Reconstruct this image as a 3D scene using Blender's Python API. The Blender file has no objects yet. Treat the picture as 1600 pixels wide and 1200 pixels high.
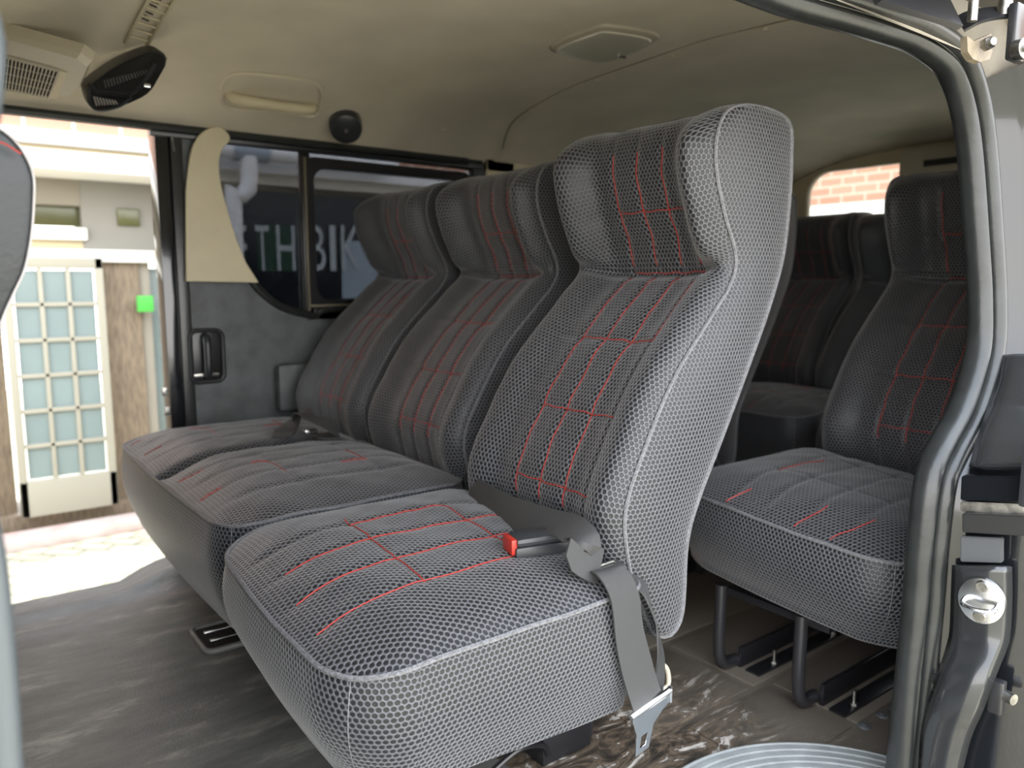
import bpy, bmesh, math, random
from mathutils import Vector, Matrix
from mathutils.geometry import interpolate_bezier
random.seed(4)
S = bpy.context.scene
COL = S.collection

# ------------------------------------------------------------------ camera
FPX, HZ, YAW, CAMZ = 1200.0, 440.0, math.radians(53), 0.82
PITCH = math.atan((600 - HZ) / FPX)
CAM = Vector((0, 0, CAMZ))
FWD = Vector((math.cos(YAW) * math.cos(PITCH), math.sin(YAW) * math.cos(PITCH), -math.sin(PITCH)))
RGT = Vector((math.sin(YAW), -math.cos(YAW), 0))
UPV = RGT.cross(FWD)
cd = bpy.data.cameras.new('camera'); cam = bpy.data.objects.new('camera', cd); COL.objects.link(cam)
cd.sensor_width = 36; cd.lens = 36 * FPX / 1600; cd.clip_start = .02; cd.clip_end = 200
cam.matrix_world = Matrix(((RGT.x, UPV.x, -FWD.x, 0), (RGT.y, UPV.y, -FWD.y, 0), (RGT.z, UPV.z, -FWD.z, CAMZ), (0, 0, 0, 1)))
cd.dof.use_dof = True; cd.dof.focus_distance = 1.05; cd.dof.aperture_fstop = 4.2
S.camera = cam
def at(u, v, x=None, y=None, z=None):
    d = RGT * ((u - 800) / FPX) - UPV * ((v - 600) / FPX) + FWD
    if x is not None: t = x / d.x
    elif y is not None: t = y / d.y
    else: t = (z - CAMZ) / d.z
    return CAM + d * t

# ------------------------------------------------------------------ world, sun, exposure
W = bpy.data.worlds.new('world'); S.world = W; W.use_nodes = True
wn = W.node_tree; wn.nodes.clear()
wo = wn.nodes.new('ShaderNodeOutputWorld'); wb = wn.nodes.new('ShaderNodeBackground')
tc = wn.nodes.new('ShaderNodeTexCoord'); sx = wn.nodes.new('ShaderNodeSeparateXYZ'); cr = wn.nodes.new('ShaderNodeValToRGB')
cr.color_ramp.elements[0].position = 0.0; cr.color_ramp.elements[0].color = (1.0, .98, .95, 1)
cr.color_ramp.elements[1].position = .9; cr.color_ramp.elements[1].color = (.72, .80, .92, 1)
wn.links.new(tc.outputs['Generated'], sx.inputs[0]); wn.links.new(sx.outputs[2], cr.inputs[0])
wn.links.new(cr.outputs[0], wb.inputs[0]); wb.inputs[1].default_value = 2.0
wn.links.new(wb.outputs[0], wo.inputs[0])
sd = bpy.data.lights.new('sun', 'SUN'); sd.energy = 1.7; sd.angle = math.radians(2); sd.color = (1, .93, .82)
sun = bpy.data.objects.new('sun', sd); COL.objects.link(sun)
SUNDIR = Vector((-math.cos(math.radians(56)) * .97, math.cos(math.radians(56)) * .13, -math.sin(math.radians(56))))
sun.rotation_euler = SUNDIR.to_track_quat('-Z', 'Y').to_euler(); sun.location = (4, -2, 8)
S.view_settings.view_transform = 'Standard'; S.view_settings.look = 'None'; S.view_settings.gamma = 1
S.view_settings.use_curve_mapping = False; S.view_settings.exposure = 1.95
S.cycles.diffuse_bounces = 6; S.cycles.max_bounces = 12

# ------------------------------------------------------------------ materials
def N(nt, t, **k):
    n = nt.nodes.new(t)
    for a, b in k.items(): setattr(n, a, b)
    return n
def mat(name, col, rough=.6, metal=0, spec=.5, noise=0, nscale=20, bump=0, bscale=200, coat=0, col2=None, sheen=0, detail=4, stretch=None):
    m = bpy.data.materials.new(name); m.use_nodes = True; nt = m.node_tree
    b = nt.nodes['Principled BSDF']
    b.inputs['Base Color'].default_value = (*col, 1); b.inputs['Roughness'].default_value = rough
    b.inputs['Metallic'].default_value = metal; b.inputs['Specular IOR Level'].default_value = spec
    b.inputs['Coat Weight'].default_value = coat; b.inputs['Sheen Weight'].default_value = sheen
    if noise or bump:
        t = N(nt, 'ShaderNodeTexCoord'); mp = N(nt, 'ShaderNodeMapping'); nt.links.new(t.outputs['Object'], mp.inputs[0])
        if stretch: mp.inputs['Scale'].default_value = stretch
    if noise:
        n = N(nt, 'ShaderNodeTexNoise'); n.inputs['Scale'].default_value = nscale; n.inputs['Detail'].default_value = detail
        nt.links.new(mp.outputs[0], n.inputs['Vector'])
        mr = N(nt, 'ShaderNodeMapRange'); mr.inputs[1].default_value = .35; mr.inputs[2].default_value = .65
        nt.links.new(n.outputs[0], mr.inputs[0])
        mx = N(nt, 'ShaderNodeMix', data_type='RGBA')
        c2 = col2 or tuple(c * (1 - noise) for c in col)
        mx.inputs[6].default_value = (*col, 1); mx.inputs[7].default_value = (*c2, 1)
        nt.links.new(mr.outputs[0], mx.inputs[0]); nt.links.new(mx.outputs[2], b.inputs['Base Color'])
    if bump:
        n2 = N(nt, 'ShaderNodeTexNoise'); n2.inputs['Scale'].default_value = bscale; n2.inputs['Detail'].default_value = 3
        nt.links.new(mp.outputs[0], n2.inputs['Vector'])
        bp = N(nt, 'ShaderNodeBump'); bp.inputs['Strength'].default_value = bump; bp.inputs['Distance'].default_value = .002
        nt.links.new(n2.outputs[0], bp.inputs['Height']); nt.links.new(bp.outputs[0], b.inputs['Normal'])
    return m

def fabric(name, web, hole, pitch=.0082, sheen=.3):
    m = bpy.data.materials.new(name); m.use_nodes = True; nt = m.node_tree; b = nt.nodes['Principled BSDF']
    uv = N(nt, 'ShaderNodeUVMap'); uv.uv_map = 'UVMap'
    sc = N(nt, 'ShaderNodeVectorMath', operation='MULTIPLY'); sc.inputs[1].default_value = (1 / pitch, 1 / pitch, 0)
    nt.links.new(uv.outputs[0], sc.inputs[0])
    ls = []
    for off in ((0, 0, 0), (.5, .866, 0)):
        ad = N(nt, 'ShaderNodeVectorMath', operation='ADD'); ad.inputs[1].default_value = off
        nt.links.new(sc.outputs[0], ad.inputs[0])
        wr = N(nt, 'ShaderNodeVectorMath', operation='WRAP')
        wr.inputs[1].default_value = (.5, .866, 1); wr.inputs[2].default_value = (-.5, -.866, -1)
        nt.links.new(ad.outputs[0], wr.inputs[0])
        ln = N(nt, 'ShaderNodeVectorMath', operation='LENGTH'); nt.links.new(wr.outputs[0], ln.inputs[0]); ls.append(ln)
    mi = N(nt, 'ShaderNodeMath', operation='MINIMUM')
    nt.links.new(ls[0].outputs['Value'], mi.inputs[0]); nt.links.new(ls[1].outputs['Value'], mi.inputs[1])
    mr = N(nt, 'ShaderNodeMapRange', interpolation_type='SMOOTHSTEP'); mr.inputs[1].default_value = .29; mr.inputs[2].default_value = .49
    nt.links.new(mi.outputs[0], mr.inputs[0])
    tcn = N(nt, 'ShaderNodeTexCoord'); nz = N(nt, 'ShaderNodeTexNoise'); nz.inputs['Scale'].default_value = 9; nz.inputs['Detail'].default_value = 5
    nt.links.new(tcn.outputs['Object'], nz.inputs['Vector'])
    wm = N(nt, 'ShaderNodeMix', data_type='RGBA'); wm.inputs[6].default_value = (*[c * .85 for c in web], 1); wm.inputs[7].default_value = (*[c * 1.15 for c in web], 1)
    nt.links.new(nz.outputs[0], wm.inputs[0])
    mx = N(nt, 'ShaderNodeMix', data_type='RGBA'); mx.inputs[6].default_value = (*hole, 1)
    nt.links.new(mr.outputs[0], mx.inputs[0]); nt.links.new(wm.outputs[2], mx.inputs[7]); nt.links.new(mx.outputs[2], b.inputs['Base Color'])
    bp = N(nt, 'ShaderNodeBump'); bp.inputs['Strength'].default_value = .55; bp.inputs['Distance'].default_value = .002
    nt.links.new(mr.outputs[0], bp.inputs['Height']); nt.links.new(bp.outputs[0], b.inputs['Normal'])
    b.inputs['Roughness'].default_value = .48; b.inputs['Sheen Weight'].default_value = sheen; b.inputs['Sheen Roughness'].default_value = .4
    b.inputs['Specular IOR Level'].default_value = .5
    return m

M = {}
M['fab'] = fabric('honeycomb_mesh_fabric', (.084, .085, .093), (.003, .0035, .005))
M['pipe'] = mat('grey_piping', (.17, .17, .18), .5, noise=.5, nscale=300, bump=.5, bscale=500)
M['red'] = mat('red_thread', (.37, .035, .025), .6)
M['black'] = mat('black_paint_frame', (.012, .012, .014), .3)
M['tube'] = mat('black_tube', (.02, .02, .022), .28, spec=.6)
M['strap'] = mat('belt_webbing', (.05, .05, .05), .38, bump=.6, bscale=900, stretch=(1, 1, 4))
M['plastic'] = mat('black_plastic', (.026, .028, .031), .35)
M['gloss'] = mat('black_car_paint', (.007, .008, .010), .13, coat=.3)
M['chrome'] = mat('chrome', (.75, .76, .78), .18, metal=1)
M['steel'] = mat('worn_steel', (.42, .41, .38), .35, metal=1, noise=.5, nscale=80)
M['head'] = mat('headliner_cloth', (.69, .615, .48), .9, noise=.12, nscale=5, bump=.35, bscale=350, sheen=.1)
M['trim'] = mat('cream_plastic', (.60, .53, .36), .45, noise=.08, nscale=10)
M['beige'] = mat('beige_plastic', (.50, .45, .35), .4)
M['dark'] = mat('vent_cavity', (.012, .01, .009), .9)
M['seal'] = mat('rubber_seal', (.022, .024, .024), .3, noise=.3, nscale=30, bump=.15, bscale=120)
M['doorcard'] = mat('grey_door_card', (.105, .115, .12), .5, noise=.35, nscale=18, bump=.4, bscale=260)
M['alu'] = mat('ribbed_grey_step', (.30, .32, .32), .4, noise=.2, nscale=25)
M['white'] = mat('white_render', (.8, .78, .73), .8)
M['whitepipe'] = mat('white_pvc', (.75, .75, .78), .4)
M['bluegrey'] = mat('blue_grey_pvc', (.35, .4, .48), .5)
M['wood'] = mat('weathered_wood', (.22, .165, .11), .7, noise=.4, nscale=14, stretch=(6, 6, 1))
M['tan'] = mat('tan_frame', (.24, .215, .17), .6)
M['olive'] = mat('olive_pane', (.09, .09, .035), .25)
M['glassblue'] = mat('frosted_blue_pane', (.19, .235, .225), .35, noise=.15, nscale=2)
M['green'] = mat('green_sign', (.06, .36, .05), .5)
M['yellow'] = mat('cream_wall', (.48, .40, .25), .8)
M['signdark'] = mat('dark_sign_board', (.003, .006, .012), .35)
M['signgreen'] = mat('dark_green_board', (.01, .05, .03), .4)
M['signletter'] = mat('grey_sign_lettering', (.42, .46, .50), .5)
M['signpale'] = mat('pale_blue_panel', (.30, .36, .44), .5)
M['redplastic'] = mat('red_button', (.36, .02, .012), .3)
M['leather'] = mat('black_leatherette', (.008, .012, .0145), .42, noise=.3, nscale=14, bump=.25, bscale=160)
M['whiteedge'] = mat('white_piping', (.4, .38, .37), .5)
M['kerb'] = mat('pale_kerb', (.5, .45, .42), .8, noise=.3, nscale=4, col2=(.42, .27, .23))

def brick(name, c1, c2, mortar, sc, bw=.5, rh=.25, ms=.02, vec='Object', rot=(0, 0, 0), rough=.85):
    m = bpy.data.materials.new(name); m.use_nodes = True; nt = m.node_tree; b = nt.nodes['Principled BSDF']
    t = N(nt, 'ShaderNodeTexCoord'); mp = N(nt, 'ShaderNodeMapping'); mp.inputs['Rotation'].default_value = rot
    nt.links.new(t.outputs[vec], mp.inputs[0])
    br = N(nt, 'ShaderNodeTexBrick'); br.inputs['Scale'].default_value = sc; br.inputs['Brick Width'].default_value = bw
    br.inputs['Row Height'].default_value = rh; br.inputs['Mortar Size'].default_value = ms
    br.inputs['Color1'].default_value = (*c1, 1); br.inputs['Color2'].default_value = (*c2, 1); br.inputs['Mortar'].default_value = (*mortar, 1)
    nt.links.new(mp.outputs[0], br.inputs['Vector']); nt.links.new(br.outputs[0], b.inputs['Base Color'])
    b.inputs['Roughness'].default_value = rough
    return m
R90 = math.pi / 2
M['brick'] = brick('red_brick', (.36, .17, .11), (.42, .23, .16), (.5, .44, .38), 1, .22, .075, .008, rot=(-R90, 0, 0))
M['brickx'] = brick('red_brick_across', (.34, .17, .11), (.40, .22, .15), (.46, .36, .28), 1, .3, .11, .012, rot=(-R90, 0, 0))
M['paver'] = brick('herringbone_pavers', (.50, .46, .36), (.38, .35, .27), (.26, .25, .17), 1, .2, .1, .012, rot=(0, 0, math.radians(45)))

def floor_mat():
    m = bpy.data.materials.new('dirty_black_floor_mat'); m.use_nodes = True; nt = m.node_tree; b = nt.nodes['Principled BSDF']
    t = N(nt, 'ShaderNodeTexCoord')
    n1 = N(nt, 'ShaderNodeTexNoise'); n1.inputs['Scale'].default_value = 5; n1.inputs['Detail'].default_value = 8; n1.inputs['Roughness'].default_value = .7
    mp = N(nt, 'ShaderNodeMapping'); mp.inputs['Scale'].default_value = (1, 3, 1); mp.inputs['Rotation'].default_value = (0, 0, .5)
    nt.links.new(t.outputs['Object'], mp.inputs[0]); nt.links.new(mp.outputs[0], n1.inputs['Vector'])
    r = N(nt, 'ShaderNodeValToRGB'); e = r.color_ramp.elements
    e[0].position = .35; e[0].color = (.10, .104, .10, 1); e[1].position = .70; e[1].color = (.36, .35, .31, 1)
    x = e.new(.55); x.color = (.16, .162, .15, 1)
    nt.links.new(n1.outputs[0], r.inputs[0]); nt.links.new(r.outputs[0], b.inputs['Base Color'])
    w = N(nt, 'ShaderNodeTexVoronoi'); w.inputs['Scale'].default_value = 260; nt.links.new(t.outputs['Object'], w.inputs['Vector'])
    bp = N(nt, 'ShaderNodeBump'); bp.inputs['Strength'].default_value = .35; bp.inputs['Distance'].default_value = .001
    nt.links.new(w.outputs['Distance'], bp.inputs['Height']); nt.links.new(bp.outputs[0], b.inputs['Normal'])
    b.inputs['Roughness'].default_value = .5
    return m
M['mat'] = floor_mat()
def rear_floor_mat():
    m = bpy.data.materials.new('scuffed_rear_floor'); m.use_nodes = True; nt = m.node_tree; b = nt.nodes['Principled BSDF']
    t = N(nt, 'ShaderNodeTexCoord'); mp = N(nt, 'ShaderNodeMapping'); mp.inputs['Scale'].default_value = (2.2, 6, 1); mp.inputs['Rotation'].default_value = (0, 0, .15)
    nt.links.new(t.outputs['Object'], mp.inputs[0])
    n1 = N(nt, 'ShaderNodeTexNoise'); n1.inputs['Scale'].default_value = 3.2; n1.inputs['Detail'].default_value = 9; n1.inputs['Distortion'].default_value = 2.2; n1.inputs['Roughness'].default_value = .65
    nt.links.new(mp.outputs[0], n1.inputs['Vector'])
    r = N(nt, 'ShaderNodeValToRGB'); e = r.color_ramp.elements
    e[0].position = .38; e[0].color = (.03, .026, .022, 1); e[1].position = .66; e[1].color = (.60, .56, .50, 1)
    for p, c in ((.47, (.075, .06, .045, 1)), (.52, (.16, .12, .085, 1)), (.56, (.06, .05, .04, 1)), (.59, (.42, .39, .35, 1))):
        x = e.new(p); x.color = c
    nt.links.new(n1.outputs[0], r.inputs[0])
    # clean towards the back rows: large scale mask with shape of its own
    sp = N(nt, 'ShaderNodeSeparateXYZ'); nt.links.new(t.outputs['Object'], sp.inputs[0])
    n2 = N(nt, 'ShaderNodeTexNoise'); n2.inputs['Scale'].default_value = 7; nt.links.new(t.outputs['Object'], n2.inputs['Vector'])
    ad = N(nt, 'ShaderNodeMath', operation='MULTIPLY_ADD'); ad.inputs[1].default_value = .35; nt.links.new(n2.outputs[0], ad.inputs[0]); nt.links.new(sp.outputs[0], ad.inputs[2])
    mr = N(nt, 'ShaderNodeMapRange'); mr.inputs[1].default_value = 1.22; mr.inputs[2].default_value = 1.42; nt.links.new(ad.outputs[0], mr.inputs[0])
    mx = N(nt, 'ShaderNodeMix', data_type='RGBA'); mx.inputs[7].default_value = (.14, .12, .098, 1)
    nt.links.new(mr.outputs[0], mx.inputs[0]); nt.links.new(r.outputs[0], mx.inputs[6]); nt.links.new(mx.outputs[2], b.inputs['Base Color'])
    bp = N(nt, 'ShaderNodeBump'); bp.inputs['Strength'].default_value = .5; bp.inputs['Distance'].default_value = .004
    nt.links.new(n1.outputs[0], bp.inputs['Height']); nt.links.new(bp.outputs[0], b.inputs['Normal'])
    b.inputs['Roughness'].default_value = .42
    return m
M['rearfloor'] = rear_floor_mat()
def tinted():
    m = bpy.data.materials.new('tinted_glass'); m.use_nodes = True; nt = m.node_tree; nt.nodes.clear()
    o = N(nt, 'ShaderNodeOutputMaterial'); tr = N(nt, 'ShaderNodeBsdfTransparent'); tr.inputs[0].default_value = (.26, .265, .27, 1)
    gl = N(nt, 'ShaderNodeBsdfGlossy'); gl.inputs['Roughness'].default_value = .05; gl.inputs[0].default_value = (.5, .5, .5, 1)
    fr = N(nt, 'ShaderNodeFresnel'); mx = N(nt, 'ShaderNodeMixShader')
    nt.links.new(fr.outputs[0], mx.inputs[0]); nt.links.new(tr.outputs[0], mx.inputs[1]); nt.links.new(gl.outputs[0], mx.inputs[2]); nt.links.new(mx.outputs[0], o.inputs[0])
    return m
M['glass'] = tinted()
def clearglass():
    m = tinted(); m.name = 'clear_glass'; m.node_tree.nodes['Transparent BSDF'].inputs[0].default_value = (.8, .82, .82, 1); return m
M['clear'] = clearglass()
M['lightglass'] = clearglass(); M['lightglass'].node_tree.nodes['Transparent BSDF'].inputs[0].default_value = (.6, .62, .62, 1)

# ------------------------------------------------------------------ helpers
def mesh_obj(name, verts, faces, m, parent=None, smooth=True, uvs=None):
    me = bpy.data.meshes.new(name); me.from_pydata([tuple(v) for v in verts], [], faces)
    if uvs:
        l = me.uv_layers.new(name='UVMap')
        for i, uv in enumerate(uvs): l.data[i].uv = uv
    me.materials.append(m)
    bm = bmesh.new(); bm.from_mesh(me)
    if not uvs: bmesh.ops.recalc_face_normals(bm, faces=bm.faces)
    bm.to_mesh(me); bm.free()
    if smooth: me.polygons.foreach_set('use_smooth', [True] * len(me.polygons))
    o = bpy.data.objects.new(name, me); COL.objects.link(o)
    if parent: o.parent = parent
    return o
def tag(o, label=None, cat=None, group=None, kind=None):
    if label: o['label'] = label
    if cat: o['category'] = cat
    if group: o['group'] = group
    if kind: o['kind'] = kind
    return o
def empty(name, loc, label, cat, group=None, kind=None):
    o = bpy.data.objects.new(name, None); COL.objects.link(o); o.location = loc; o.empty_display_size = .1
    return tag(o, label, cat, group, kind)
def crom(pts, n, closed=False):
    """catmull-rom resample of points, roughly even"""
    P = [Vector(p) for p in pts]; out = []
    L = len(P); segs = L if closed else L - 1
    raw = []
    for i in range(segs):
        if closed: a, b, c, d = P[i - 1], P[i], P[(i + 1) % L], P[(i + 2) % L]
        else: a, b, c, d = P[max(i - 1, 0)], P[i], P[i + 1], P[min(i + 2, L - 1)]
        for k in range(16):
            t = k / 16
            raw.append(.5 * ((2 * b) + (c - a) * t + (2 * a - 5 * b + 4 * c - d) * t * t + (-a + 3 * b - 3 * c + d) * t ** 3))
    raw.append(P[0].copy() if closed else P[-1].copy())
    D = [0]
    for i in range(1, len(raw)): D.append(D[-1] + (raw[i] - raw[i - 1]).length)
    T = D[-1]; j = 0; cnt = n if not closed else n + 1
    for i in range(cnt):
        s = T * i / (cnt - 1)
        while j < len(D) - 2 and D[j + 1] < s: j += 1
        f = (s - D[j]) / max(D[j + 1] - D[j], 1e-9)
        out.append(raw[j].lerp(raw[j + 1], min(f, 1)))
    return out[:-1] if closed else out
class MB:
    def __init__(s): s.v = []; s.f = []
    def add(s, v, f):
        o = len(s.v); s.v += [Vector(x) for x in v]; s.f += [[i + o for i in q] for q in f]
    def box(s, a, b, bev=0, mx=None):
        bm = bmesh.new(); bmesh.ops.create_cube(bm, size=1)
        a, b = Vector(a), Vector(b); c = (a + b) / 2; d = b - a
        for v in bm.verts: v.co = Vector((v.co.x * d.x, v.co.y * d.y, v.co.z * d.z)) + c
        if bev: bmesh.ops.bevel(bm, geom=bm.edges[:], offset=bev, segments=2, affect='EDGES', profile=.6)
        if mx: bmesh.ops.transform(bm, matrix=mx, verts=bm.verts)
        bm.verts.index_update(); s.add([v.co for v in bm.verts], [[v.index for v in f.verts] for f in bm.faces]); bm.free(); return s
    def tube(s, pts, r, n=8, closed=False, caps=True, flat=None):
        P = [Vector(p) for p in pts]; L = len(P); ring = []
        prev = None
        for i in range(L):
            if closed: t = (P[(i + 1) % L] - P[i - 1]).normalized()
            else: t = (P[min(i + 1, L - 1)] - P[max(i - 1, 0)]).normalized()
            if prev is None:
                ref = Vector((0, 0, 1)) if abs(t.z) < .9 else Vector((1, 0, 0))
                nrm = (ref - t * ref.dot(t)).normalized()
            else: nrm = (prev - t * prev.dot(t)).normalized()
            prev = nrm; bn = t.cross(nrm); rr = r[i] if isinstance(r, list) else r
            for k in range(n):
                a = 2 * math.pi * k / n
                ring.append(P[i] + nrm * math.cos(a) * rr + bn * math.sin(a) * rr)
        f = []
        for i in range(L if closed else L - 1):
            j = (i + 1) % L
            for k in range(n): f.append([i * n + k, i * n + (k + 1) % n, j * n + (k + 1) % n, j * n + k])
        if caps and not closed: f.append(list(range(n))[::-1]); f.append([(L - 1) * n + k for k in range(n)])
        s.add(ring, f); return s
    def cyl(s, a, b, r, n=20): return s.tube([a, b], r, n)
    def grid(s, fn, nu, nv):
        v = [fn(i / nu, j / nv) for i in range(nu + 1) for j in range(nv + 1)]
        f = [[i * (nv + 1) + j, (i + 1) * (nv + 1) + j, (i + 1) * (nv + 1) + j + 1, i * (nv + 1) + j + 1] for i in range(nu) for j in range(nv)]
        s.add(v, f); return s
    def build(s, name, m, parent=None, smooth=True):
        o = mesh_obj(name, s.v, s.f, m, parent, smooth)
        if smooth: autosmooth(o)
        return o
def autosmooth(o, ang=38):
    me = o.data
    bm = bmesh.new(); bm.from_mesh(me); a = math.radians(ang)
    for e in bm.edges:
        if len(e.link_faces) == 2 and e.calc_face_angle(0) > a: e.smooth = False
    bm.to_mesh(me); bm.free()
def plate(name, outer, holes, thick, m, parent=None, xf=None, bev=0.0):
    """polygon with holes in a plane, extruded; xf maps (a, b, depth) -> world"""
    cu = bpy.data.curves.new(name, 'CURVE'); cu.dimensions = '2D'; cu.fill_mode = 'BOTH'; cu.extrude = thick / 2; cu.bevel_depth = bev
    for lp in [outer] + list(holes):
        sp = cu.splines.new('POLY'); sp.points.add(len(lp) - 1); sp.use_cyclic_u = True
        for p, q in zip(sp.points, lp): p.co = (q[0], q[1], 0, 1)
    t = bpy.data.objects.new('t', cu); COL.objects.link(t)
    dg = bpy.context.evaluated_depsgraph_get(); dg.update()
    me = bpy.data.meshes.new_from_object(t.evaluated_get(dg)); bpy.data.objects.remove(t)
    me.name = name
    for v in me.vertices: v.co = xf(v.co.x, v.co.y, v.co.z)
    me.materials.clear(); me.materials.append(m)
    bm = bmesh.new(); bm.from_mesh(me); bmesh.ops.remove_doubles(bm, verts=bm.verts, dist=1e-5)
    bmesh.ops.recalc_face_normals(bm, faces=bm.faces); bm.to_mesh(me); bm.free()
    o = bpy.data.objects.new(name, me); COL.objects.link(o)
    if parent: o.parent = parent
    return o
def XZ(y): return lambda a, b, d: Vector((a, y + d, b))
def YZ(x): return lambda a, b, d: Vector((x + d, a, b))
def rrect(x0, y0, x1, y1, r, n=8):
    out = []
    for cx, cy, a0 in ((x1 - r, y1 - r, 0), (x0 + r, y1 - r, 90), (x0 + r, y0 + r, 180), (x1 - r, y0 + r, 270)):
        for k in range(n + 1):
            a = math.radians(a0 + 90 * k / n); out.append((cx + r * math.cos(a), cy + r * math.sin(a)))
    return out
def sstep(a, b, x):
    t = min(max((x - a) / (b - a), 0), 1); return t * t * (3 - 2 * t)
def gauss(x, c, w): return math.exp(-((x - c) / w) ** 2)
def lerp(a, b, t): return a + (b - a) * t
def vnoise(x, y, seed=0):
    return (math.sin(x * 1.7 + seed) * math.cos(y * 2.3 + seed * 1.3) + .6 * math.sin(x * 3.9 + y * 3.1 + seed * 2) + .4 * math.cos(x * 6.1 - y * 7.3 + seed)) / 2

# ------------------------------------------------------------------ seats
FRONT = [(.560, .265), (.525, .33), (.500, .40), (.492, .48), (.530, .565), (.600, .672), (.690, .765), (.738, .815), (.752, .86), (.722, .925), (.697, .99), (.694, 1.045), (.716, 1.087), (.765, 1.104)]
REAR = [(.560, .265), (.600, .252), (.628, .285), (.634, .40), (.660, .47), (.720, .57), (.800, .70), (.852, .79), (.885, .87), (.897, .96), (.897, 1.035), (.888, 1.088), (.835, 1.104), (.765, 1.104)]
STL = [-.128, -.066, -.002, .062]
def chain(pts, n): return [(p.x, p.y) for p in crom([(a, b, 0) for a, b in pts], n)]
NF = 150
FC = chain(FRONT, NF); RC = chain(REAR, NF)
BW = .40
HT = .92
def hwf(z): return lerp(1, HT, sstep(.45, .95, z))
def fnorm(i):
    a = FC[max(i - 1, 0)]; b = FC[min(i + 1, NF - 1)]
    t = Vector((b[0] - a[0], b[1] - a[1])).normalized(); return Vector((-t.y, t.x))
def foff(i, y):
    x, z = FC[i]; a = abs(y) / (BW / 2)
    head = sstep(.83, .90, z)
    top = 1 - sstep(1.03, 1.095, z) * .9; bot = sstep(.30, .42, z)
    e = math.sqrt(max(0, 1 - max(0, (a - .84) / .16) ** 2))
    bol = lerp(.016, .030, head) * math.exp(-((a - .84) / lerp(.20, .17, head)) ** 2)
    dip = lerp(.006, .024, head) * (1 - sstep(.45, .8, a))
    gr = 0
    for c in STL: gr += .0045 * gauss(y, c, .006)
    cen = 1 - sstep(.55, .75, a)
    neck = .016 * gauss(z, .838, .010) * (1 - sstep(.68, .92, a)) + .010 * gauss(z, .842, .03) * (1 - sstep(.8, 1, a))
    hz = sum(.0025 * gauss(z, c, .006) for c in (.485, .60, .715, .94)) * cen
    return (e * .014 + e * bol - dip * cen * e - gr * bot - neck - hz) * top * max(bot, .15) + .0018 * vnoise(y * 14, z * 14, 1) * e
def fpt(i, y, lift=0):
    n = fnorm(i); o = foff(i, y) + lift
    return Vector((FC[i][0] + n.x * o, y * hwf(FC[i][1]), FC[i][1] + n.y * o))
def fsurf(z, y, lift=0):
    for i in range(NF - 1):
        if FC[i + 1][1] >= z and FC[i][0] < .755 and i > 12:
            f = (z - FC[i][1]) / max(FC[i + 1][1] - FC[i][1], 1e-6)
            return fpt(i, y, lift).lerp(fpt(i + 1, y, lift), min(max(f, 0), 1))
    return fpt(NF - 1, y, lift)
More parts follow.
